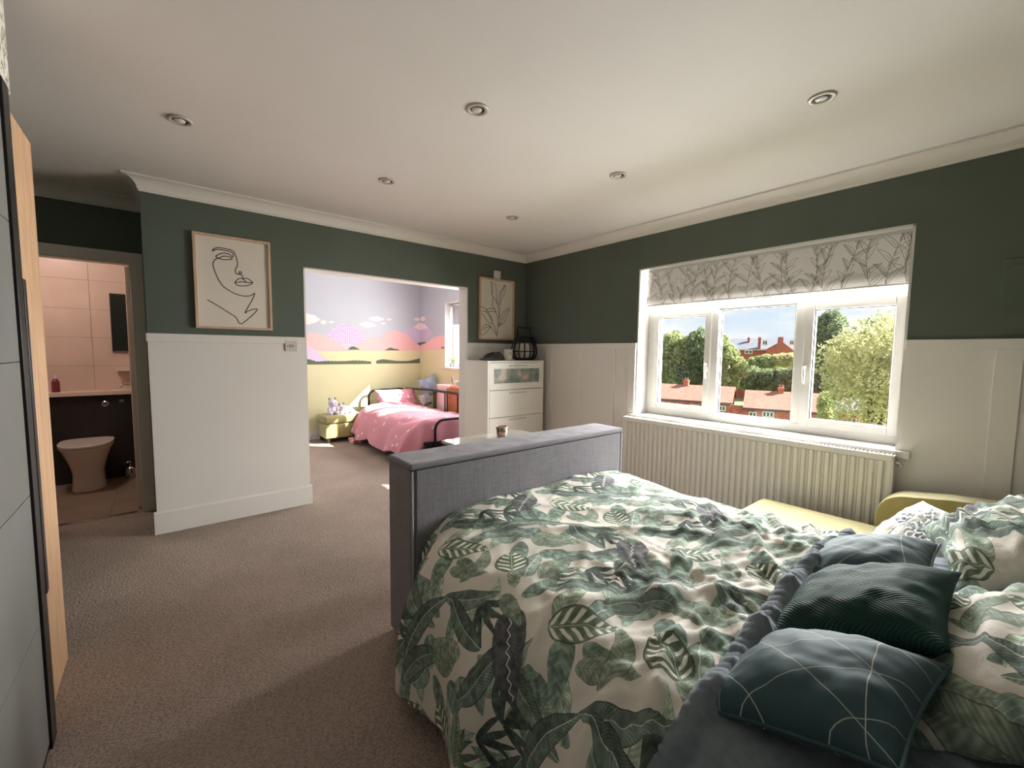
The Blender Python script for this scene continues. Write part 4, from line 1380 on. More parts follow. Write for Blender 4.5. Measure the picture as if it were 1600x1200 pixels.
# child's bed: black metal day bed along the window wall
PINKB = mat('pink_bed_linen', srgb(226, 150, 164), 0.85, sheen=0.1, bump=0.25, bscale=14)
_tc = nd(PINKB, 'ShaderNodeTexCoord')
_mp = nd(PINKB, 'ShaderNodeMapping')
_mp.inputs['Scale'].default_value = (9, 9, 9)
ln(PINKB, _tc.outputs['Object'], _mp.inputs[0])
_v = nd(PINKB, 'ShaderNodeTexVoronoi')
_v.inputs['Scale'].default_value = 1.0
ln(PINKB, _mp.outputs[0], _v.inputs[0])
_n1 = nd(PINKB, 'ShaderNodeTexNoise')
_n1.inputs['Scale'].default_value = 30
ln(PINKB, _tc.outputs['Object'], _n1.inputs[0])
_s = math_n(PINKB, 'ADD', _v.outputs['Distance'], math_n(PINKB, 'MULTIPLY', _n1.outputs[0], 0.5))
_rr = nd(PINKB, 'ShaderNodeValToRGB')
_rr.color_ramp.elements[0].position, _rr.color_ramp.elements[0].color = 0.42, srgb(246, 226, 226)
_rr.color_ramp.elements[1].position, _rr.color_ramp.elements[1].color = 0.46, srgb(224, 150, 164)
ln(PINKB, _s, _rr.inputs[0])
ln(PINKB, _rr.outputs[0], pbsdf(PINKB).inputs['Base Color'])
SAGE = mat('sage_sheet', srgb(150, 166, 136), 0.85)

cbd = thing('day_bed', 'black metal single day bed with a sage mattress in the second room', 'bed', (2.75, 5.4, 0))
BX0, BX1, BY0, BY1 = 2.36, 3.10, 4.40, 6.50
obj('mattress', B().box(BX0 - 0.05, BX1 - 0.02, BY0 + 0.09, BY1 - 0.02, 0.24, 0.43), SAGE, cbd, smooth=True, bevel=0.05, seg=4)
obj('base_frame', B().box(BX0 - 0.02, BX1, BY0, BY1, 0.20, 0.24), BLACKM, cbd)


def arch(y, z):
    p = [(BX0 + 0.10, y, 0.0), (BX0 + 0.10, y, z - 0.12)]
    p += [(BX0 + 0.10 + 0.12 * (1 - math.cos(t)), y, z - 0.12 + 0.12 * math.sin(t)) for t in [i * math.pi / 2 / 6 for i in range(1, 7)]]
    p += [(BX1 - 0.12 + 0.12 * math.sin(t), y, z - 0.12 + 0.12 * math.cos(t)) for t in [i * math.pi / 2 / 6 for i in range(0, 7)]]
    p += [(BX1, y, 0.0)]
    return p


fo = obj('foot_rail', B().tube(arch(BY0, 0.50), 0.017, 10), BLACKM, cbd, smooth=True)
he = obj('head_rail', B().tube(arch(BY1, 0.70), 0.017, 10), BLACKM, cbd, smooth=True)
for k in range(4):
    x = BX0 + 0.26 + k * 0.13
    obj('bar', B().tube([(x, BY1, 0.24), (x, BY1, 0.69)], 0.008, 8), BLACKM, cbd)
obj('back_rail', B().tube([(BX1, BY1, 0.70), (BX1, 5.62, 0.735), (BX1, BY0 + 0.2, 0.735), (BX1, BY0, 0.62)], 0.017, 10), BLACKM, cbd, smooth=True)
for y in (5.58, 5.53, 5.26, 5.20, 4.92, 4.86):
    obj('bar', B().tube([(BX1, y, 0.24), (BX1, y, 0.735)], 0.010, 8), BLACKM, cbd)


def cduvet(u, v):
    # u across the bed from the window side to the hanging left edge, v from head over the foot end
    t_ = v * 2.02
    y = 6.16 - min(t_, 1.70)
    drop = max(0.0, t_ - 1.70)
    path = [(3.07, 0.40), (3.02, 0.475), (2.80, 0.505), (2.55, 0.515), (2.38, 0.50), (2.24, 0.44), (2.15, 0.33), (2.09, 0.20), (2.06, 0.10)]
    k = u * (len(path) - 1)
    i = min(int(k), len(path) - 2)
    t = k - i
    p = [path[max(i - 1, 0)], path[i], path[i + 1], path[min(i + 2, len(path) - 1)]]
    q = [0.5 * (2 * p[1][c] + (p[2][c] - p[0][c]) * t + (2 * p[0][c] - 5 * p[1][c] + 4 * p[2][c] - p[3][c]) * t * t + (3 * p[1][c] - p[0][c] - 3 * p[2][c] + p[3][c]) * t ** 3) for c in (0, 1)]
    x, z = q
    hang = max(0, (u - 0.62) / 0.38)
    x += hang * (-0.06 * v + 0.03 * math.sin(v * 26) * hang)
    z += 0.014 * noise.noise(Vector((x * 7, y * 4, 1))) + 0.024 * abs(noise.noise(Vector((x * 3 + y * 4, y * 2 - x * 3, 5))))
    z += 0.02 * math.exp(-((v - 0.03) / 0.04) ** 2) * (1 - hang)
    z += hang * 0.03 * math.sin(v * 17 + 2)
    z -= drop * (1 - 0.8 * hang)
    y += 0.02 * math.sin(x * 22) * min(1, drop * 6) - 0.015 * min(1, drop * 20)
    return (x, y + 0.06 * hang * math.sin(v * 9), max(z, 0.05))


o = grid_obj('duvet', cduvet, 60, 80, PINKB)
o.modifiers.new('t', 'SOLIDIFY').thickness = 0.02
tag(o, 'pink patterned duvet spread over the single day bed', 'duvet')
o = pillow('pillow', (2.83, 6.26, 0.565), (1, 0.02, 0), (0, 0.45, 0.9), 0.35, 0.17, 0.09, PINKB, wr=0.02, seed=4)
tag(o, 'pink patterned pillow propped at the head of the day bed', 'pillow')
o = pillow('plush_pouch', (3.14, 5.92, 0.56), (0.9, 0.3, 0.1), (0, 0.5, 0.85), 0.11, 0.10, 0.07, mat('silver_plush', srgb(178, 174, 176), 0.6, var=0.2, vscale=30), wr=0.03, seed=9, n=20)
tag(o, 'small silver grey plush bundle beside the pink pillow', 'plush')
o = pillow('heart_cushion', (3.26, 6.02, 0.76), (0.8, -0.5, 0.35), (-0.2, 0.3, 0.9), 0.15, 0.16, 0.08, mat('blue_grey_cloth', srgb(150, 160, 178), 0.8), wr=0.02, seed=12, n=20)
tag(o, 'blue grey cushion standing in the corner behind the day bed rail', 'cushion')

# low storage unit between the bed and the window wall
ORW = mat('orange_pine', srgb(206, 128, 84), 0.5, var=0.12, vscale=4, stretch=(1, 1, 8))
PINKW = mat('pale_pink_board', srgb(238, 206, 200), 0.45)
su = thing('storage_unit', 'low pine storage unit with a pale pink end under the second room window', 'storage unit', (3.26, 5.2, 0))
obj('top', B().box(3.135, 3.375, 5.19, 5.56, 0.795, 0.83), PINKW, su, bevel=0.003)
obj('top', B().box(3.135, 3.375, 4.50, 5.185, 0.795, 0.83), ORW, su, bevel=0.003)
obj('end_panel', B().box(3.14, 3.37, 5.27, 5.55, 0.0, 0.795), PINKW, su)
obj('body', B().box(3.15, 3.37, 4.50, 5.268, 0.0, 0.79), ORW, su)
for k in range(14):
    z = 0.30 + k * 0.035
    obj('slat', B().box(3.138, 3.15, 4.52, 5.25, z, z + 0.028), ORW, su)
mr = thing('vanity_mirror', 'small round mirror on a stand on the pine storage unit', 'mirror', (3.25, 5.33, 0.83))
M1 = Matrix.Translation((3.25, 5.30, 0.915)) @ Matrix.Rotation(R(-20), 4, 'Z') @ Matrix.Rotation(R(90), 4, 'Y')
o = obj('rim', B().lathe([(0.034, -0.004), (0.042, -0.004), (0.042, 0.004), (0.034, 0.004)], (0, 0, 0), 24), CHROME, mr)
o.matrix_basis = M1
o = obj('glass', B().lathe([(0.001, -0.002), (0.035, -0.002), (0.035, 0.002), (0.001, 0.002)], (0, 0, 0), 24), CHROME, mr)
o.matrix_basis = M1
obj('stand', B().tube([(3.25, 5.30, 0.832), (3.25, 5.30, 0.875)], 0.005, 8).lathe([(0.001, 0), (0.03, 0), (0.03, 0.006), (0.001, 0.006)], (3.25, 5.30, 0.83), 16), CHROME, mr)
jb = thing('trinket_box', 'small white box on the pine storage unit beside the round mirror', 'box', (3.22, 5.13, 0.83))
obj('body', B().box(3.19, 3.25, 5.10, 5.17, 0.83, 0.885), CW, jb, bevel=0.003)
obj('lid', B().box(3.188, 3.252, 5.098, 5.172, 0.885, 0.897), CW, jb, bevel=0.002)
bk = thing('red_tin', 'dark red tin next to the white box on the storage unit', 'tin', (3.25, 5.02, 0.83))
obj('body', B().lathe([(0.001, 0), (0.035, 0), (0.035, 0.10), (0.001, 0.10)], (3.25, 5.04, 0.83), 20), mat('dark_red_enamel', srgb(96, 34, 34), 0.4), bk)
obj('lid', B().lathe([(0.001, 0.10), (0.036, 0.10), (0.036, 0.115), (0.001, 0.118)], (3.25, 5.04, 0.83), 20), mat('dark_red_lid', srgb(80, 28, 30), 0.4), bk)

# storage ottoman, plush toys, slippers
ot = thing('ottoman', 'lime green velvet storage ottoman against the mural wall', 'ottoman', (1.99, 6.36, 0))
obj('body', B().box(1.715, 2.265, 6.175, 6.555, 0.065, 0.27), LIME, ot, smooth=True, bevel=0.025, seg=3)
obj('lid', B().box(1.705, 2.275, 6.165, 6.56, 0.275, 0.392), LIME, ot, smooth=True, bevel=0.045, seg=4)
FOOT = mat('dark_foot', srgb(44, 32, 26), 0.5)
for x, y in ((1.76, 6.215), (2.22, 6.215), (1.76, 6.52), (2.22, 6.52)):
    obj('leg', B().lathe([(0.001, 0), (0.022, 0), (0.028, 0.066), (0.001, 0.066)], (x, y, 0), 12), FOOT, ot)
PL1 = mat('lavender_plush', srgb(226, 216, 232), 0.95, var=0.06, vscale=40, sheen=0.5, bump=0.4, bscale=150)
PL2 = mat('grey_plush', srgb(150, 140, 150), 0.95, sheen=0.5)
PL3 = mat('pink_plush', srgb(236, 196, 214), 0.95, sheen=0.5)


def plush(x, y, z, label, ma, lying):
    t = thing('plush_toy', label, 'soft toy', (x, y, z))
    if not lying:
        obj('body', B().ball((x, y, z + 0.065), 0.055, 0.05, 0.068), ma, t, smooth=True)
        obj('head', B().ball((x, y - 0.015, z + 0.165), 0.062, 0.055, 0.058), ma, t, smooth=True)
        hd = [(x - 0.04, y, z + 0.225), (x + 0.04, y, z + 0.225)]
        ar = [((x - 0.06, y - 0.03, z + 0.08), 0.022, 0.022, 0.045), ((x + 0.06, y - 0.03, z + 0.08), 0.022, 0.022, 0.045)]
        lg = [((x - 0.045, y - 0.06, z + 0.028), 0.028, 0.05, 0.027), ((x + 0.045, y - 0.06, z + 0.028), 0.028, 0.05, 0.027)]
        ey = [(x - 0.025, y - 0.068, z + 0.172), (x + 0.025, y - 0.068, z + 0.172)]
        sn = (x, y - 0.066, z + 0.150)
    else:
        obj('body', B().ball((x + 0.035, y, z + 0.052), 0.085, 0.055, 0.052), ma, t, smooth=True)
        obj('head', B().ball((x - 0.05, y - 0.03, z + 0.085), 0.055, 0.052, 0.05), ma, t, smooth=True)
        hd = [(x - 0.085, y - 0.02, z + 0.135), (x - 0.02, y - 0.02, z + 0.14)]
        ar = [((x - 0.07, y - 0.07, z + 0.026), 0.03, 0.045, 0.024), ((x - 0.005, y - 0.07, z + 0.026), 0.03, 0.045, 0.024)]
        lg = [((x + 0.10, y - 0.05, z + 0.024), 0.045, 0.026, 0.023), ((x + 0.105, y + 0.04, z + 0.024), 0.045, 0.026, 0.023)]
        ey = [(x - 0.072, y - 0.076, z + 0.096), (x - 0.03, y - 0.078, z + 0.096)]
        sn = (x - 0.052, y - 0.08, z + 0.075)
    for p in hd:
        obj('ear', B().ball(p, 0.018, 0.012, 0.026, 10, 7), PL2, t, smooth=True)
    for p, a_, b_, c_ in ar:
        obj('arm', B().ball(p, a_, b_, c_, 10, 7), ma, t, smooth=True)
    for p, a_, b_, c_ in lg:
        obj('foot', B().ball(p, a_, b_, c_, 10, 7), ma, t, smooth=True)
    for p in ey:
        obj('eye', B().ball(p, 0.008, 0.006, 0.008, 8, 6), RUBBER, t, smooth=True)
    obj('snout', B().ball(sn, 0.022, 0.018, 0.017, 10, 7), PL3, t, smooth=True)


plush(1.865, 6.33, 0.39, 'pale lavender soft toy sitting up on the lime ottoman', PL1, False)
plush(2.045, 6.35, 0.39, 'pale pink soft toy lying on the lime ottoman', mat('blush_plush', srgb(232, 216, 228), 0.95, var=0.06, vscale=40, sheen=0.5, bump=0.4, bscale=150), True)
SLIP = mat('pink_slipper_plush', srgb(228, 158, 152), 0.95, sheen=0.5, bump=0.4, bscale=120)


def slipper(x, y, label):
    t = thing('slipper', label, 'slipper', (x, y, 0), 'pink slippers')

    def up(u, v):
        a = math.pi * u
        yy = y - 0.075 + 0.15 * v
        w = 0.040 * (1 - 0.25 * abs(v - 0.35)) * (math.sin(min(1, v * 5 + 0.25) * math.pi / 2) if v < 0.15 else 1)
        h = 0.052 if v > 0.5 else 0.040 + 0.024 * v
        return (x - w * math.cos(a), yy, 0.012 + h * math.sin(a) ** 0.8)
    o = grid_obj('upper', up, 14, 12, SLIP, t)
    o.modifiers.new('t', 'SOLIDIFY').thickness = 0.008
    obj('sole', B().prism([(x + 0.042 * math.cos(q), y + 0.080 * math.sin(q)) for q in [2 * math.pi * i / 20 for i in range(20)]], 'z', 0.001, 0.014), SLIP, t, bevel=0.003)
    obj('cuff', B().tube([(x + 0.036 * math.cos(q), y + 0.05 + 0.030 * math.sin(q), 0.062) for q in [2 * math.pi * i / 14 for i in range(14)]], 0.013, 8, True), SLIP, t, smooth=True)


slipper(2.035, 6.00, 'left pink slipper on the carpet before the lime ottoman')
slipper(2.130, 6.01, 'right pink slipper on the carpet, nearer the day bed')

# ------------------------------------------------------------------ the table behind the footboard
tb = thing('side_table', 'pale glossy topped table standing behind the grey footboard', 'table', (1.75, 2.2, 0))
TT = mat('glossy_table_top', srgb(206, 200, 190), 0.10, coat=0.5)
ZT2 = 0.745
obj('table_top', B().prism([(1.37, 1.98), (1.98, 1.98), (2.02, 2.02), (2.02, 2.33), (1.99, 2.37), (1.37, 2.37)], 'z', ZT2 - 0.018, ZT2), TT, tb, bevel=0.002)
obj('edge_band', B().prism([(1.375, 1.985), (1.975, 1.985), (2.012, 2.022), (2.012, 2.328), (1.985, 2.362), (1.375, 2.362)], 'z', ZT2 - 0.034, ZT2 - 0.018), BLACKM, tb)
for x, y in ((1.42, 2.02), (1.95, 2.04), (1.42, 2.32), (1.95, 2.31)):
    obj('leg', B().lathe([(0.001, 0), (0.014, 0), (0.018, ZT2 - 0.034), (0.001, ZT2 - 0.034)], (x, y, 0), 10), BLACKM, tb)
tm = thing('tumbler_candle', 'patterned glass candle tumbler on the table behind the footboard', 'candle', (1.73, 2.26, ZT2))
CPM = mat('patterned_tumbler', srgb(206, 160, 146), 0.25, coat=0.4)
_tc = nd(CPM, 'ShaderNodeTexCoord')
_v = nd(CPM, 'ShaderNodeTexNoise')
_v.inputs['Scale'].default_value = 34
_v.inputs['Detail'].default_value = 2
ln(CPM, _tc.outputs['Object'], _v.inputs[0])
_rr = nd(CPM, 'ShaderNodeValToRGB')
_rr.color_ramp.elements[0].position, _rr.color_ramp.elements[0].color = 0.40, srgb(62, 66, 44)
_rr.color_ramp.elements[1].position, _rr.color_ramp.elements[1].color = 0.60, srgb(214, 170, 152)
_e = _rr.color_ramp.elements.new(0.50)
_e.color = srgb(120, 112, 78)
ln(CPM, _v.outputs[0], _rr.inputs[0])
ln(CPM, _rr.outputs[0], pbsdf(CPM).inputs['Base Color'])
c_ = (1.735, 2.20, ZT2)
obj('glass', B().lathe([(0.001, 0), (0.030, 0), (0.036, 0.03), (0.041, 0.075), (0.038, 0.075), (0.034, 0.055), (0.001, 0.055)], c_, 28), CPM, tm, smooth=False)
obj('rim', B().tube([(c_[0] + 0.0395 * math.cos(q), c_[1] + 0.0395 * math.sin(q), ZT2 + 0.076) for q in [2 * math.pi * i / 24 for i in range(24)]], 0.003, 6, True), mat('pink_rim', srgb(226, 178, 170), 0.3), tm)

# ------------------------------------------------------------------ the big bed
bed = thing('double_bed', 'grey upholstered double bed with a tall thick footboard', 'bed', (1.5, 0.7, 0))
FX0, FX1, FY0, FY1, FZ = 0.775, 2.245, 1.60, 1.832, 0.846
fbo = obj('footboard', B().box(FX0 + 0.004, FX1 - 0.004, FY0 + 0.006, FY1 - 0.004, 0.02, FZ - 0.026), GREYCLOTH, bed, smooth=True, bevel=0.012, seg=3)
obj('top_cap', B().box(FX0, FX1, FY0, FY1, FZ - 0.030, FZ), GREYCLOTH, fbo, smooth=True, bevel=0.014, seg=4)
obj('front_panel', B().box(FX0 + 0.028, FX1 - 0.028, FY0 - 0.002, FY0 + 0.01, 0.05, FZ - 0.030), GREYCLOTH, fbo, smooth=True, bevel=0.005, seg=2)
PIPE = mat('pale_grey_piping', srgb(176, 176, 180), 0.8)
obj('piping', B().tube([(FX0 + 0.012, FY0 + 0.003, 0.06), (FX0 + 0.012, FY0 + 0.003, FZ - 0.03)], 0.0045, 8), PIPE, fbo, smooth=True)
obj('piping', B().tube([(FX1 - 0.012, FY0 + 0.003, 0.06), (FX1 - 0.012, FY0 + 0.003, FZ - 0.03)], 0.0045, 8), PIPE, fbo, smooth=True)
obj('seam', B().box(FX0 + 0.004, FX1 - 0.004, FY0 - 0.0005, FY0 + 0.006, FZ - 0.031, FZ - 0.0275), RUBBER, fbo)
obj('side_rail', B().box(0.79, 0.84, -0.36, 1.60, 0.06, 0.33), GREYCLOTH, bed, smooth=True, bevel=0.01)
obj('side_rail', B().box(2.18, 2.23, -0.36, 1.60, 0.06, 0.33), GREYCLOTH, bed, smooth=True, bevel=0.01)
obj('mattress', B().box(0.845, 2.175, -0.36, 1.59, 0.28, 0.50), mat('mattress_ticking', srgb(214, 210, 204), 0.9), bed, smooth=True, bevel=0.04, seg=3)
obj('headboard', B().box(0.79, 2.23, -0.50, -0.38, 0.02, 1.02), GREYCLOTH, bed, smooth=True, bevel=0.02, seg=3)
for x in (0.82, 2.20):
    for y in (-0.33, 1.70):
        obj('leg', B().lathe([(0.001, 0), (0.025, 0), (0.03, 0.062), (0.001, 0.062)], (x, y, 0), 12), FOOT, bed)

# duvet: cross-section from the left hem to the right hem, unrolled by arc length
SEC = [(0.640, 0.090), (0.652, 0.20), (0.668, 0.32), (0.700, 0.43), (0.755, 0.515), (0.850, 0.556), (1.00, 0.570), (1.25, 0.578), (1.55, 0.580), (1.85, 0.578), (2.03, 0.568), (2.16, 0.545), (2.245, 0.490), (2.285, 0.40), (2.30, 0.28), (2.305, 0.16)]
SECS = smooth_line(SEC, 8)
_cum = [0.0]
for p, q in zip(SECS[:-1], SECS[1:]):
    _cum.append(_cum[-1] + math.hypot(q[0] - p[0], q[1] - p[1]))
_s14 = next(c for c, p in zip(_cum, SECS) if p[0] >= 1.4)


def section(u):
    s = u * _cum[-1]
    lo, hi = 0, len(_cum) - 1
    while hi - lo > 1:
        m_ = (lo + hi) // 2
        if _cum[m_] <= s:
            lo = m_
        else:
            hi = m_
    t = (s - _cum[lo]) / max(1e-9, _cum[hi] - _cum[lo])
    p, q = SECS[lo], SECS[hi]
    return p[0] + (q[0] - p[0]) * t, p[1] + (q[1] - p[1]) * t, s - _s14 + 1.4


def sstep(a_, b_, x):
    t = min(1, max(0, (x - a_) / (b_ - a_)))
    return t * t * (3 - 2 * t)


def ridge(x, y, ang, fx, fy, off):
    c_, s_ = math.cos(ang), math.sin(ang)
    a_ = (x * c_ + y * s_) * fx
    b_ = (-x * s_ + y * c_) * fy
    n_ = noise.noise(Vector((a_, b_, off)))
    return 1 - abs(n_) * 2.2


def top_z(x, y):
    w = 0.020 * sstep(1.2, 1.58, y) - 0.022 * (1 - sstep(0.3, 1.0, y))
    near = 1 - sstep(0.55, 1.15, y)
    r1 = max(0, ridge(x, y, R(-35), 1.1, 5.2, 3.0)) ** 2
    r2 = max(0, ridge(x, y, R(20), 1.6, 8.0, 9.0)) ** 3
    r3 = max(0, ridge(x, y, R(75), 1.5, 9.0, 4.0)) ** 3
    w += 0.014 * r1 * (0.35 + 0.65 * sstep(1.5, 0.9, y)) + 0.022 * r2 * near + 0.014 * r3 * near + 0.006 * r2 + 0.008 * near * max(0, ridge(x, y, R(-20), 4.0, 16.0, 6.0)) ** 2
    w += 0.012 * noise.noise(Vector((x * 3.1, y * 3.1, 7))) + 0.004 * noise.noise(Vector((x * 14, y * 14, 2)))
    return w


def duvet_pt(u, y, off=0.0):
    x, z, s = section(u)
    side_l = sstep(0.50, 0.36, z) if x < 1.2 else 0.0
    side_r = sstep(0.50, 0.36, z) if x > 1.8 else 0.0
    tuck = sstep(1.36, 1.585, y)
    w = top_z(s, y) * (1 - 0.75 * max(side_l, side_r))
    z2 = z + w
    # folds in the hanging side
    f = 0.018 * math.sin(y * 15 + 2.0 * noise.noise(Vector((y * 2, 0, 1)))) + 0.020 * noise.noise(Vector((y * 5, z * 3, 4)))
    x2 = x - side_l * (f + 0.012) + side_r * f
    if x < 1.0:
        x2 = x2 + tuck * (1.0 - x) * 0.40
        z2 = z2 - tuck * 0.05 * sstep(1.0, 0.8, x)
    z2 += side_l * 0.02 * math.sin(y * 9) * (0.3 - z)
    if off:
        x2 += -off * side_l + off * side_r
        z2 += off * (1 - max(side_l, side_r))
    return (x2, y, max(z2, 0.02 + off)), s


T_ = 0.60


def duvet_fn(u, v):
    return duvet_pt(u, 1.592 - 1.50 * v)[0]


def duvet_uv(u, v):
    return (section(u)[2] / T_, (1.592 - 1.50 * v) / T_)


dv = grid_obj('duvet', duvet_fn, 230, 190, LEAFPRINT, uv=duvet_uv)
tag(dv, 'white duvet printed with green tropical leaves spread over the double bed', 'duvet')
md = dv.modifiers.new('thick', 'SOLIDIFY')
md.thickness = 0.012
md.offset = -1

# slate throw laid across the head end, with a gathered front edge


def throw_edge(u):
    x = section(u)[0]
    return 0.425 + 0.018 * math.sin(x * 5.0) + 0.012 * noise.noise(Vector((x * 6, 2, 2)))


def throw_fn(u, v):
    uu = 0.10 + 0.84 * u
    ye = throw_edge(uu)
    y = ye - 0.50 * v
    p, s = duvet_pt(uu, y, 0.012)
    k = math.exp(-v / 0.05)
    fr = k * 0.0035 * math.sin(s * 210 + 3 * noise.noise(Vector((s * 8, 0, 0))))
    lift = 0.020 * math.exp(-((v - 0.045) / 0.04) ** 2)
    sd = 0.5 if p[0] < 0.72 else 0.0
    return (p[0] - (lift + fr) * sd * 2, p[1] + fr * 0.3, p[2] + (lift + fr * 0.8) * (1 - sd) + 0.004)


th = grid_obj('throw', throw_fn, 300, 44, THROWM)
tag(th, 'slate grey throw with a gathered edge lying under the three cushions', 'throw')
md = th.modifiers.new('thick', 'SOLIDIFY')
md.thickness = 0.010

# cushions
TEAL = mat('teal_satin', srgb(54, 80, 86), 0.7, sheen=0.1, spec=0.25, bump=0.05, bscale=10)
_tc = nd(TEAL, 'ShaderNodeTexCoord')
_sp = nd(TEAL, 'ShaderNodeSeparateXYZ')
ln(TEAL, _tc.outputs['UV'], _sp.inputs[0])
_u, _v = _sp.outputs[0], _sp.outputs[1]


def lines(expr, spacing, off, half):
    m_ = TEAL
    q = math_n(m_, 'DIVIDE', math_n(m_, 'ADD', expr, off), spacing)
    fr = math_n(m_, 'FRACT', q)
    d = math_n(m_, 'ABSOLUTE', math_n(m_, 'SUBTRACT', fr, 0.5))
    return math_n(m_, 'LESS_THAN', d, half / spacing)


_a = lines(math_n(TEAL, 'ADD', _u, math_n(TEAL, 'MULTIPLY', _v, 0.62)), 0.125, 0.0, 0.0010)
_b = lines(math_n(TEAL, 'SUBTRACT', _u, math_n(TEAL, 'MULTIPLY', _v, 0.75)), 0.118, 0.04, 0.0010)
_c = lines(math_n(TEAL, 'ADD', _v, math_n(TEAL, 'MULTIPLY', _u, 0.12)), 0.26, 0.02, 0.0009)
_l = math_n(TEAL, 'MAXIMUM', math_n(TEAL, 'MAXIMUM', _a, _b), _c)
_mx = nd(TEAL, 'ShaderNodeMixRGB')
_mx.inputs[1].default_value = srgb(52, 78, 84)
_mx.inputs[2].default_value = srgb(176, 176, 168)
ln(TEAL, _l, _mx.inputs[0])
ln(TEAL, _mx.outputs[0], pbsdf(TEAL).inputs['Base Color'])

VELVET = mat('bottle_green_velvet', srgb(26, 62, 54), 0.7, spec=0.2, var=0.2, vscale=5)
_tc = nd(VELVET, 'ShaderNodeTexCoord')
_sp = nd(VELVET, 'ShaderNodeSeparateXYZ')
ln(VELVET, _tc.outputs['UV'], _sp.inputs[0])
_u, _v = _sp.outputs[0], _sp.outputs[1]
# herringbone pleats
_z = math_n(VELVET, 'ABSOLUTE', math_n(VELVET, 'SUBTRACT', math_n(VELVET, 'FRACT', math_n(VELVET, 'MULTIPLY', _u, 9.0)), 0.5))
_w = math_n(VELVET, 'SINE', math_n(VELVET, 'MULTIPLY', math_n(VELVET, 'ADD', _v, math_n(VELVET, 'MULTIPLY', _z, 0.16)), 560.0))
_bp = nd(VELVET, 'ShaderNodeBump')
_bp.inputs['Strength'].default_value = 0.5
_bp.inputs['Distance'].default_value = 0.004
ln(VELVET, _w, _bp.inputs['Height'])
ln(VELVET, _bp.outputs[0], pbsdf(VELVET).inputs['Normal'])

o = pillow('cushion', (1.02, 0.222, 0.635), (0.99, -0.07, 0.05), (-0.12, -0.88, 0.36), 0.175, 0.17, 0.085, TEAL, wr=0.005, seed=1, pinch=0.07, piping=TEAL)
tag(o, 'teal cushion with crossing pale lines, the nearest of the three on the throw', 'cushion')
o = pillow('cushion', (1.39, 0.225, 0.66), (0.99, 0.03, 0.06), (0.0, -0.87, 0.44), 0.205, 0.185, 0.085, VELVET, wr=0.008, seed=2, pinch=0.08)
tag(o, 'bottle green pleated velvet cushion between the two teal ones', 'cushion')
o = pillow('cushion', (1.775, 0.285, 0.625), (0.99, 0.05, 0.05), (0.03, -0.87, 0.36), 0.18, 0.17, 0.085, TEAL, wr=0.005, seed=3, pinch=0.07, piping=TEAL)
tag(o, 'teal cushion with crossing pale lines, the farther one, next to the lime chaise', 'cushion')
PILLOWM = print_mat('tropical_leaf_pillowcase', LEAFIMG, 0.85, 0.2)
o = pillow('pillow', (1.41, -0.085, 0.665), (1, 0.05, 0.0), (0.0, -0.86, 0.40), 0.34, 0.24, 0.12, PILLOWM, wr=0.022, seed=5, uvs=1 / T_, uvo=(0.3, 0.1), wdir=(2, 5))
tag(o, 'leaf printed pillow nearest the camera, behind the near teal cushion', 'pillow')
o = pillow('pillow', (2.18, -0.03, 0.695), (0.97, 0.24, 0.0), (0.1, -0.84, 0.44), 0.31, 0.22, 0.11, PILLOWM, wr=0.030, seed=6, uvs=1 / T_, uvo=(0.7, 0.5), wdir=(2, 6))
tag(o, 'creased leaf printed pillow behind the far teal cushion', 'pillow')
PALEP = print_mat('pale_leaf_pillowcase', LEAFIMG, 0.85, 0.2)
o = pillow('pillow', (2.30, -0.20, 0.86), (0.98, 0.1, 0.0), (0.1, -0.5, 0.85), 0.32, 0.20, 0.10, mat('pale_pink_pillowcase', srgb(222, 204, 196), 0.85, bump=0.2, bscale=12), wr=0.025, seed=8)
tag(o, 'pale pink pillow standing at the back beside the window wall', 'pillow')

# chaise beside the radiator
ch = thing('chaise', 'lime green velvet chaise along the wall beneath the radiator', 'chaise', (2.8, 0.3, 0))
obj('seat', B().box(2.42, 3.06, -0.58, 1.06, 0.14, 0.37), LIME, ch, smooth=True, bevel=0.035, seg=4)
obj('base', B().box(2.44, 3.10, -0.57, 1.03, 0.07, 0.16), LIME, ch, smooth=True, bevel=0.01)
bp_ = [(-0.58, 0.20), (0.475, 0.20), (0.478, 0.44)] + [(0.478 - 0.15 * (1 - math.cos(t)), 0.44 + 0.13 * math.sin(t)) for t in [i * math.pi / 2 / 7 for i in range(1, 8)]] + [(0.20, 0.592), (0.05, 0.603), (-0.58, 0.615)]
obj('backrest', B().prism(bp_, 'x', 3.05, 3.20), LIME, ch, smooth=True, bevel=0.028, seg=4)
for x, y in ((2.48, 0.98), (3.0, 0.98), (2.48, -0.5), (3.0, -0.5)):
    obj('leg', B().lathe([(0.001, 0), (0.02, 0), (0.026, 0.072), (0.001, 0.072)], (x, y, 0), 12), FOOT, ch)
EMB = mat('white_linen', srgb(226, 222, 212), 0.9, bump=0.15, bscale=30)
ec = pillow('cushion', (2.56, 0.235, 0.505), (0.72, 0.66, 0.0), (0.45, -0.50, 0.62), 0.19, 0.18, 0.085, EMB, wr=0.012, seed=14, pinch=0.06)
tag(ec, 'white cushion with a ruffled grey flower, resting on the lime chaise', 'cushion')
U_, V_, N_ = frame_uvn((0.72, 0.66, 0.0), (0.45, -0.50, 0.62))
FLW = mat('grey_ribbon_embroidery', srgb(218, 222, 228), 0.7)
fbm = B()
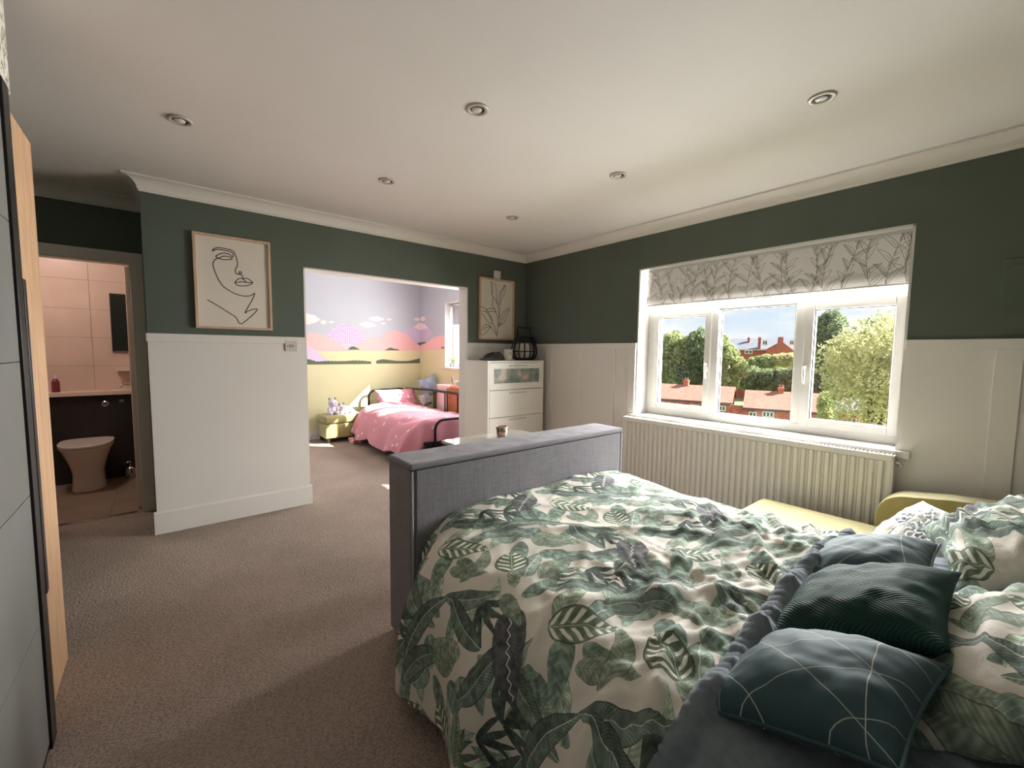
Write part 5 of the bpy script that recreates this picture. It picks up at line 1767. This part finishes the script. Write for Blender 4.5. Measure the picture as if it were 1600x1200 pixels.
for k in range(46):
    a_ = k * 2.39996
    r_ = 0.010 + 0.0140 * math.sqrt(k)
    c0 = Vector((2.56, 0.235, 0.505)) + U_ * (r_ * math.cos(a_) - 0.02) + V_ * (r_ * math.sin(a_) + 0.01) + N_ * (0.086 - 0.9 * r_ * r_)
    pts = []
    for i in range(7):
        t = i / 6 * math.pi * 1.3 + a_
        pts.append(tuple(c0 + (U_ * math.cos(t) + V_ * math.sin(t)) * 0.015))
    fbm.tube(pts, 0.0055, 5)
obj('ribbon_flower', fbm, FLW, ec, smooth=True)

# ------------------------------------------------------------------ outside
GZ = -10.0
D0 = Vector((0.9436, 0.3311, 0))
R0 = Vector((0.3311, -0.9436, 0))


def E(s, D, z):
    p = D0 * D + R0 * s
    return (p.x, p.y, z)


GRASS = mat('rough_lawn', srgb(120, 128, 80), 0.95, var=0.25, vscale=0.5)
struct('ground', B().box(8, 260, -140, 200, GZ - 0.5, GZ), GRASS)
BRICK = mat('red_brick', srgb(186, 104, 84), 0.9, var=0.16, vscale=2.5, detail=8)
BRICK2 = mat('dark_red_brick', srgb(170, 92, 78), 0.9, var=0.18, vscale=1.5, detail=8)


def brickify(m, sc):
    tc = nd(m, 'ShaderNodeTexCoord')
    bt_ = nd(m, 'ShaderNodeTexBrick')
    bt_.inputs['Scale'].default_value = sc
    c = tuple(pbsdf(m).inputs['Base Color'].default_value)
    bt_.inputs['Color1'].default_value = srgb(206, 120, 98)
    bt_.inputs['Color2'].default_value = srgb(170, 88, 72)
    bt_.inputs['Mortar'].default_value = srgb(190, 160, 146)
    bt_.inputs['Mortar Size'].default_value = 0.012
    mp = nd(m, 'ShaderNodeMapping')
    mp.inputs['Rotation'].default_value = (R(90), 0, R(70.7))
    ln(m, tc.outputs['Object'], mp.inputs[0])
    ln(m, mp.outputs[0], bt_.inputs[0])
    ln(m, bt_.outputs[0], pbsdf(m).inputs['Base Color'])


brickify(BRICK, 1.6)
ROOF = mat('clay_roof_tiles', srgb(170, 112, 96), 0.9, var=0.16, vscale=2.2, detail=8)
SLATE = mat('slate_roof', srgb(116, 120, 130), 0.8, var=0.10, vscale=1.2, detail=6)
WFR = mat('white_window_frame', srgb(236, 236, 232), 0.5)
DGL = mat('dark_window_pane', srgb(70, 84, 92), 0.1)


def house(name, label, s0, s1, Df, Db, ze, zr, wins, chim, roofm=None, brick=None, gable=None):
    brick = brick or BRICK
    t = thing(name, label, 'house', E((s0 + s1) / 2, Df, GZ))
    Dm = (Df + Db) / 2
    w = B()
    n = 0
    pr_ = [(Df, GZ), (Df, ze), (Dm, zr - 0.1), (Db, ze), (Db, GZ)]
    w.v += [E(s0, d, z) for d, z in pr_] + [E(s1, d, z) for d, z in pr_]
    w.f += [(0, 1, 2, 3, 4), (5, 6, 7, 8, 9)] + [(i, (i + 1) % 5, 5 + (i + 1) % 5, 5 + i) for i in range(5)]
    obj('wall', w, brick, t)
    r = B()
    o_ = 0.25
    dz = (zr - ze) / (Dm - Df) * o_
    for A, Bq in (((Df - o_, ze - dz), (Dm, zr)), ((Db + o_, ze - dz), (Dm, zr))):
        k = len(r.v)
        for h in (0, 0.16):
            r.v += [E(s0 - o_, A[0], A[1] + h), E(s1 + o_, A[0], A[1] + h), E(s1 + o_, Bq[0], Bq[1] + h), E(s0 - o_, Bq[0], Bq[1] + h)]
        r.f += [(k, k + 1, k + 2, k + 3), (k + 4, k + 5, k + 6, k + 7)] + [(k + i, k + (i + 1) % 4, k + 4 + (i + 1) % 4, k + 4 + i) for i in range(4)]
    obj('roof', r, roofm or ROOF, t)
    obj('gutter', B().tube([E(s0 - o_, Df - o_ - 0.05, ze - dz), E(s1 + o_, Df - o_ - 0.05, ze - dz)], 0.08, 6), WFR if brick is BRICK2 else DGL, t)
    for a_, b_, z0, z1, nm in wins:
        c0 = Vector(E((a_ + b_) / 2, Df - 0.03, (z0 + z1) / 2))
        hw, hh = (b_ - a_) / 2, (z1 - z0) / 2
        f = B().obox(c0, R0, D0, (0, 0, 1), hw, 0.05, 0.07 * hh / 0.4 if hh < .4 else 0.07)
        f = B()
        th_ = min(0.09, hh * 0.2)
        f.obox(c0 + Vector((0, 0, hh - th_)), R0, D0, (0, 0, 1), hw, 0.06, th_).obox(c0 - Vector((0, 0, hh - th_)), R0, D0, (0, 0, 1), hw, 0.06, th_)
        for q in [-1 + 2 * i / nm for i in range(nm + 1)]:
            f.obox(c0 + R0 * (q * (hw - th_)), R0, D0, (0, 0, 1), th_, 0.06, hh)
        wo = obj('window', f, WFR, t)
        obj('pane', B().obox(c0, R0, D0, (0, 0, 1), hw - th_, 0.02, hh - th_), DGL, wo)
    for a_, b_, D_, z1 in chim:
        c0 = Vector(E((a_ + b_) / 2, D_, (z1 + ze) / 2))
        cb_ = B().obox(c0, R0, D0, (0, 0, 1), (b_ - a_) / 2, 0.45, (z1 - ze) / 2)
        cb_.obox(c0 + Vector((0, 0, (z1 - ze) / 2 - 0.12)), R0, D0, (0, 0, 1), (b_ - a_) / 2 + 0.07, 0.52, 0.08)
        co = obj('chimney', cb_, brick, t)
        for q in (-0.5, 0.5):
            p = Vector(E((a_ + b_) / 2, D_, z1)) + R0 * q * (b_ - a_) * 0.5
            obj('chimney_pot', B().lathe([(0.001, 0), (0.13, 0), (0.10, 0.35), (0.001, 0.35)], tuple(p), 8), ROOF, co)
    return t


k_ = 60 / 45


def sc_(s, z, D, Dm_=45.0):
    return s * D / Dm_, 1.32 + (z - 1.32) * D / Dm_


ze2 = sc_(0, -3.66, 60)[1]
zr2 = sc_(0, -2.10, 64)[1]
house('brick_house', 'low brick house with a clay tiled roof in the middle pane, two white windows', -1.55 * k_, 4.45 * k_, 60, 68, ze2, zr2,
      [(-1.24 * k_, -0.59 * k_, sc_(0, -4.47, 60)[1], sc_(0, -4.0, 60)[1], 2), (-0.17 * k_, 0.78 * k_, sc_(0, -4.42, 60)[1], sc_(0, -3.86, 60)[1], 3)],
      [(1.0 * k_ * 1.04, 1.43 * k_ * 1.04, 64, sc_(0, -1.62, 64)[1])])
zr1 = sc_(0, -1.86, 64)[1]
ze1 = sc_(0, -3.32, 60)[1]
house('brick_house', 'long low brick house with a clay tiled roof in the left pane', -10.2 * k_, -2.80 * k_, 60, 68, ze1, zr1,
      [(-3.82 * k_, -3.16 * k_, sc_(0, -4.15, 60)[1], sc_(0, -3.6, 60)[1], 2), (-6.4 * k_, -5.5 * k_, sc_(0, -4.2, 60)[1], sc_(0, -3.7, 60)[1], 2)],
      [(-7.15 * k_ * 1.05, -6.68 * k_ * 1.05, 64, sc_(0, -1.30, 64)[1])])
house('brick_house', 'red brick house end with a pale roof behind the big tree in the right pane', 5.1 * k_, 9.0 * k_, 62, 70, sc_(0, -3.45, 62)[1], sc_(0, -2.3, 66)[1],
      [(6.2 * k_, 6.9 * k_, sc_(0, -4.4, 62)[1], sc_(0, -3.9, 62)[1], 2)], [], roofm=SLATE)
gw = thing('garden_wall', 'brick garden wall between the two low houses', 'wall', E(-2.9, 59, GZ))
obj('brickwork', B().obox(E(-2.17 * k_, 60.5, (GZ + ze2 + 0.1) / 2), R0, D0, (0, 0, 1), 0.70 * k_, 0.12, (ze2 + 0.1 - GZ) / 2), BRICK, gw)
obj('coping', B().obox(E(-2.17 * k_, 60.5, ze2 + 0.13), R0, D0, (0, 0, 1), 0.72 * k_, 0.18, 0.06), SLATE, gw)

kt = 120 / 95
tr_ = house('terrace', 'distant brick terrace with slate roofs and chimneys above the hedge', -8 * kt, 9.0 * kt, 124, 136, 1.32 + (2.3 - 1.32) * 124 / 95, 1.32 + (4.30 - 1.32) * 130 / 95,
            [(-4.0 * kt, -2.6 * kt, 1.5, 2.4, 2)],
            [(-3.7 * kt, -3.3 * kt, 128, 1.32 + (4.45 - 1.32) * 128 / 95), (-1.75 * kt, -1.25 * kt, 124.5, 1.32 + (4.5 - 1.32) * 124.5 / 95)], roofm=SLATE, brick=BRICK2)
zb = 1.32 + (1.0 - 1.32) * 120 / 95
g_ = B()
pg = [(-0.27 * kt, GZ), (-0.27 * kt, 1.32 + (2.34 - 1.32) * kt), (1.67 * kt, 1.32 + (3.62 - 1.32) * kt), (2.47 * kt, 1.32 + (3.62 - 1.32) * kt), (3.95 * kt, 1.32 + (2.36 - 1.32) * kt), (3.95 * kt, GZ)]
n_ = len(pg)
g_.v += [E(s, 120, z) for s, z in pg] + [E(s, 126, z) for s, z in pg]
g_.f += [tuple(range(n_)), tuple(range(n_, 2 * n_))] + [(i, (i + 1) % n_, n_ + (i + 1) % n_, n_ + i) for i in range(n_)]
obj('gable', g_, BRICK2, tr_)
obj('chimney', B().obox(E(1.98 * kt, 120.6, 1.32 + (4.05 - 1.32) * kt), R0, D0, (0, 0, 1), 0.45 * kt, 0.5, 0.62 * kt), BRICK2, tr_)
for s_d, w_d in ((-0.52, 0.42), (3.82, 0.34)):
    c0 = Vector(E(s_d * kt, 122.5, 1.32 + (3.62 - 1.32) * kt))
    dm = obj('dormer', B().obox(c0, R0, D0, (0, 0, 1), w_d * kt, 1.5, 0.50 * kt), WFR, tr_)
    for q in (-0.5, 0.5):
        obj('pane', B().obox(c0 + R0 * q * w_d * kt * 0.9 - D0 * 1.5, R0, D0, (0, 0, 1), w_d * kt * 0.3, 0.05, 0.32 * kt), DGL, dm)


def leaf_mat(name, c1, c2, c3):
    m = bpy.data.materials.new(name)
    m.use_nodes = True
    nt = m.node_tree
    p = nt.nodes['Principled BSDF']
    p.inputs['Roughness'].default_value = 0.7
    p.inputs['Specular IOR Level'].default_value = 0.2
    tc = nt.nodes.new('ShaderNodeTexCoord')
    n = nt.nodes.new('ShaderNodeTexNoise')
    n.inputs['Scale'].default_value = 1.1
    n.inputs['Detail'].default_value = 7
    n.inputs['Roughness'].default_value = 0.7
    nt.links.new(tc.outputs['Object'], n.inputs[0])
    r = nt.nodes.new('ShaderNodeValToRGB')
    e = r.color_ramp.elements
    e[0].position, e[0].color = 0.34, c1
    e[1].position, e[1].color = 0.66, c3
    x = e.new(0.5)
    x.color = c2
    nt.links.new(n.outputs[0], r.inputs[0])
    nt.links.new(r.outputs[0], p.inputs['Base Color'])
    t = nt.nodes.new('ShaderNodeBsdfTranslucent')
    nt.links.new(r.outputs[0], t.inputs[0])
    mx = nt.nodes.new('ShaderNodeMixShader')
    mx.inputs[0].default_value = 0.40
    nt.links.new(p.outputs[0], mx.inputs[1])
    nt.links.new(t.outputs[0], mx.inputs[2])
    nt.links.new(mx.outputs[0], nt.nodes['Material Output'].inputs[0])
    return m


LF1 = leaf_mat('mid_green_leaves', srgb(122, 136, 102), srgb(170, 180, 130), srgb(216, 214, 160))
LF2 = leaf_mat('yellow_leaves', srgb(160, 164, 122), srgb(208, 206, 156), srgb(238, 230, 186))
LF3 = leaf_mat('dark_green_leaves', srgb(106, 120, 100), srgb(138, 152, 118), srgb(178, 188, 144))
BARK = mat('bark', srgb(96, 84, 72), 0.9, var=0.2, vscale=6)


def tree(name, label, blobs, n, size, m, seed, cat='tree', trunk=None, group=None):
    """blobs: (s, D, z, rs, rD, rz)"""
    g = np.random.RandomState(seed)
    base = blobs[0]
    t = thing(name, label, cat, E(base[0], base[1], GZ), group)
    vol = np.array([b_[3] * b_[4] * b_[5] for b_ in blobs]) ** (2 / 3.0)
    pick = g.choice(len(blobs), size=n, p=vol / vol.sum())
    d = g.normal(size=(n, 3))
    d /= np.linalg.norm(d, axis=1)[:, None]
    rad = 0.60 + 0.48 * g.rand(n) ** 0.7 + 0.10 * np.sin(d[:, 0] * 7 + pick) * np.cos(d[:, 2] * 6 + pick * 2)
    bl_ = np.array(blobs)[pick]
    loc = bl_[:, :3] + d * bl_[:, 3:] * rad[:, None]
    P = loc[:, 0:1] * np.array(R0) + loc[:, 1:2] * np.array(D0) + np.array([[0, 0, 1.0]]) * loc[:, 2:3]
    a_ = g.normal(size=(n, 3))
    a_ /= np.linalg.norm(a_, axis=1)[:, None]
    c_ = g.normal(size=(n, 3))
    c_ -= a_ * (a_ * c_).sum(1)[:, None]
    c_ /= np.linalg.norm(c_, axis=1)[:, None]
    nr = np.cross(a_, c_)
    sz = size * (0.6 + 0.8 * g.rand(n))[:, None]
    v0 = P - a_ * sz
    v1 = P + c_ * sz * 0.55 + nr * sz * 0.15
    v2 = P + a_ * sz
    v3 = P - c_ * sz * 0.55 + nr * sz * 0.15
    V = np.stack([v0, v1, v2, v3], 1).reshape(-1, 3)
    F = np.arange(4 * n).reshape(-1, 4)
    me = bpy.data.meshes.new('foliage')
    me.from_pydata(V.tolist(), [], F.tolist())
    me.update()
    me.materials.append(m)
    o = bpy.data.objects.new('foliage', me)
    COL.objects.link(o)
    attach(o, t)
    o['kind'] = 'stuff'
    tb_ = B()
    s, D, z = base[:3]
    tr = trunk or 0.3
    tb_.tube([E(s, D, GZ), E(s + 0.1, D, (GZ + z) / 2), E(s, D, z)], [tr * 1.3, tr, tr * 0.5], 8)
    for b_ in blobs[1:5]:
        tb_.tube([E(s, D, (GZ + z) / 2), E((s + b_[0]) / 2, (D + b_[1]) / 2, (z + b_[2]) / 2 - 0.5), E(b_[0], b_[1], b_[2])], [tr * 0.6, tr * 0.4, tr * 0.2], 6)
    obj('trunk', tb_, BARK, t, smooth=True)
    return t


g2 = random.Random(21)


def crown(s, D, z, r, n, flat=1.0):
    out = [(s, D, z, r, r, r * flat)]
    for i in range(n):
        a_ = g2.uniform(0, 2 * math.pi)
        e_ = g2.uniform(-0.5, 0.9)
        out.append((s + r * 0.75 * math.cos(a_) * math.cos(e_), D + r * 0.7 * math.sin(a_), z + r * flat * 0.8 * math.sin(e_), r * g2.uniform(.35, .55), r * g2.uniform(.35, .55), r * flat * g2.uniform(.32, .5)))
    return out


tree('near_tree', 'big pale yellow-green tree filling the right pane', crown(4.15, 25, 0.6, 1.75, 16, 1.45) + [(3.6, 24.6, -0.9, 0.9, 0.9, 1.2), (5.3, 25, 0.2, 1.6, 1.5, 2.6)], 15000, 0.085, LF2, 1, trunk=0.2)
tree('young_tree', 'small yellow-green tree before the brick house in the right pane', [(2.85, 28, -1.7, 0.42, 0.5, 0.9), (2.75, 28, -1.2, 0.32, 0.4, 0.6), (3.0, 28, -2.1, 0.4, 0.4, 0.5)], 2200, 0.07, LF1, 2, trunk=0.06)
tree('broad_tree', 'broad green tree in the left pane behind the clay roof', [(-11.6, 76, 1.2, 2.3, 2.5, 3.0), (-13.6, 76, 1.6, 2.3, 2.4, 3.4), (-15.6, 76, 0.5, 2.4, 2.4, 4.0), (-12.6, 76, -2.5, 3.2, 2.4, 2.6)] , 8000, 0.30, LF1, 3)
tree('broad_tree', 'second green tree in the left pane, right of the chimney', [(-9.8, 75, 1.8, 1.9, 2.2, 3.5), (-8.6, 75, 0.6, 2.0, 2.2, 3.6), (-10.6, 75, -2.4, 2.4, 2.2, 2.6)], 6500, 0.28, LF3, 4)
tree('sunlit_tree', 'yellow-green tree at the left of the middle pane', [(-6.4, 70, 1.2, 1.6, 2.0, 3.4), (-4.9, 70, 0.4, 1.5, 2.0, 2.4), (-3.7, 70, -0.7, 1.3, 1.6, 1.6), (-5.6, 70, -2.6, 2.2, 2.0, 2.4)], 7000, 0.24, LF1, 5)
tree('yellow_bush', 'bright yellow-green bush under the brick gable in the middle pane', [(1.9, 82, 0.3, 1.6, 1.6, 1.15), (3.2, 82, 0.4, 1.5, 1.6, 1.2)], 3500, 0.22, LF2, 6, 'bush')
tree('yellow_bush', 'dull green bushes left of the brick gable in the middle pane', [(-1.6, 82, -0.2, 1.5, 1.6, 1.1), (-0.2, 82, 0.1, 1.4, 1.5, 1.2)], 3200, 0.22, LF1, 7, 'bush')
tree('dark_hedge', 'dark tall hedge behind the low house in the middle pane', [(-2.0, 76, -2.6, 2.0, 1.6, 1.9), (0.2, 76, -2.8, 2.0, 1.6, 1.8), (2.4, 76, -2.6, 2.0, 1.6, 1.9), (4.4, 76, -2.5, 2.0, 1.6, 2.0)], 7000, 0.24, LF3, 8, 'hedge')
tree('far_tree', 'blue-green tree at the left edge of the right pane, behind the near tree', [(6.4, 73, 2.8, 1.7, 2.0, 4.1), (7.5, 73, 3.9, 1.9, 2.0, 3.6), (6.7, 73, -2.2, 1.9, 1.8, 3.0)], 6000, 0.25, LF3, 9)
tree('far_tree', 'tall tree behind the near tree at the right end of the window', [(12.4, 78, 0.9, 3.0, 2.6, 5.9), (15.4, 78, 1.5, 3.0, 2.6, 5.3), (10.4, 78, -1.4, 2.6, 2.2, 4.1)], 6000, 0.30, LF1, 10)
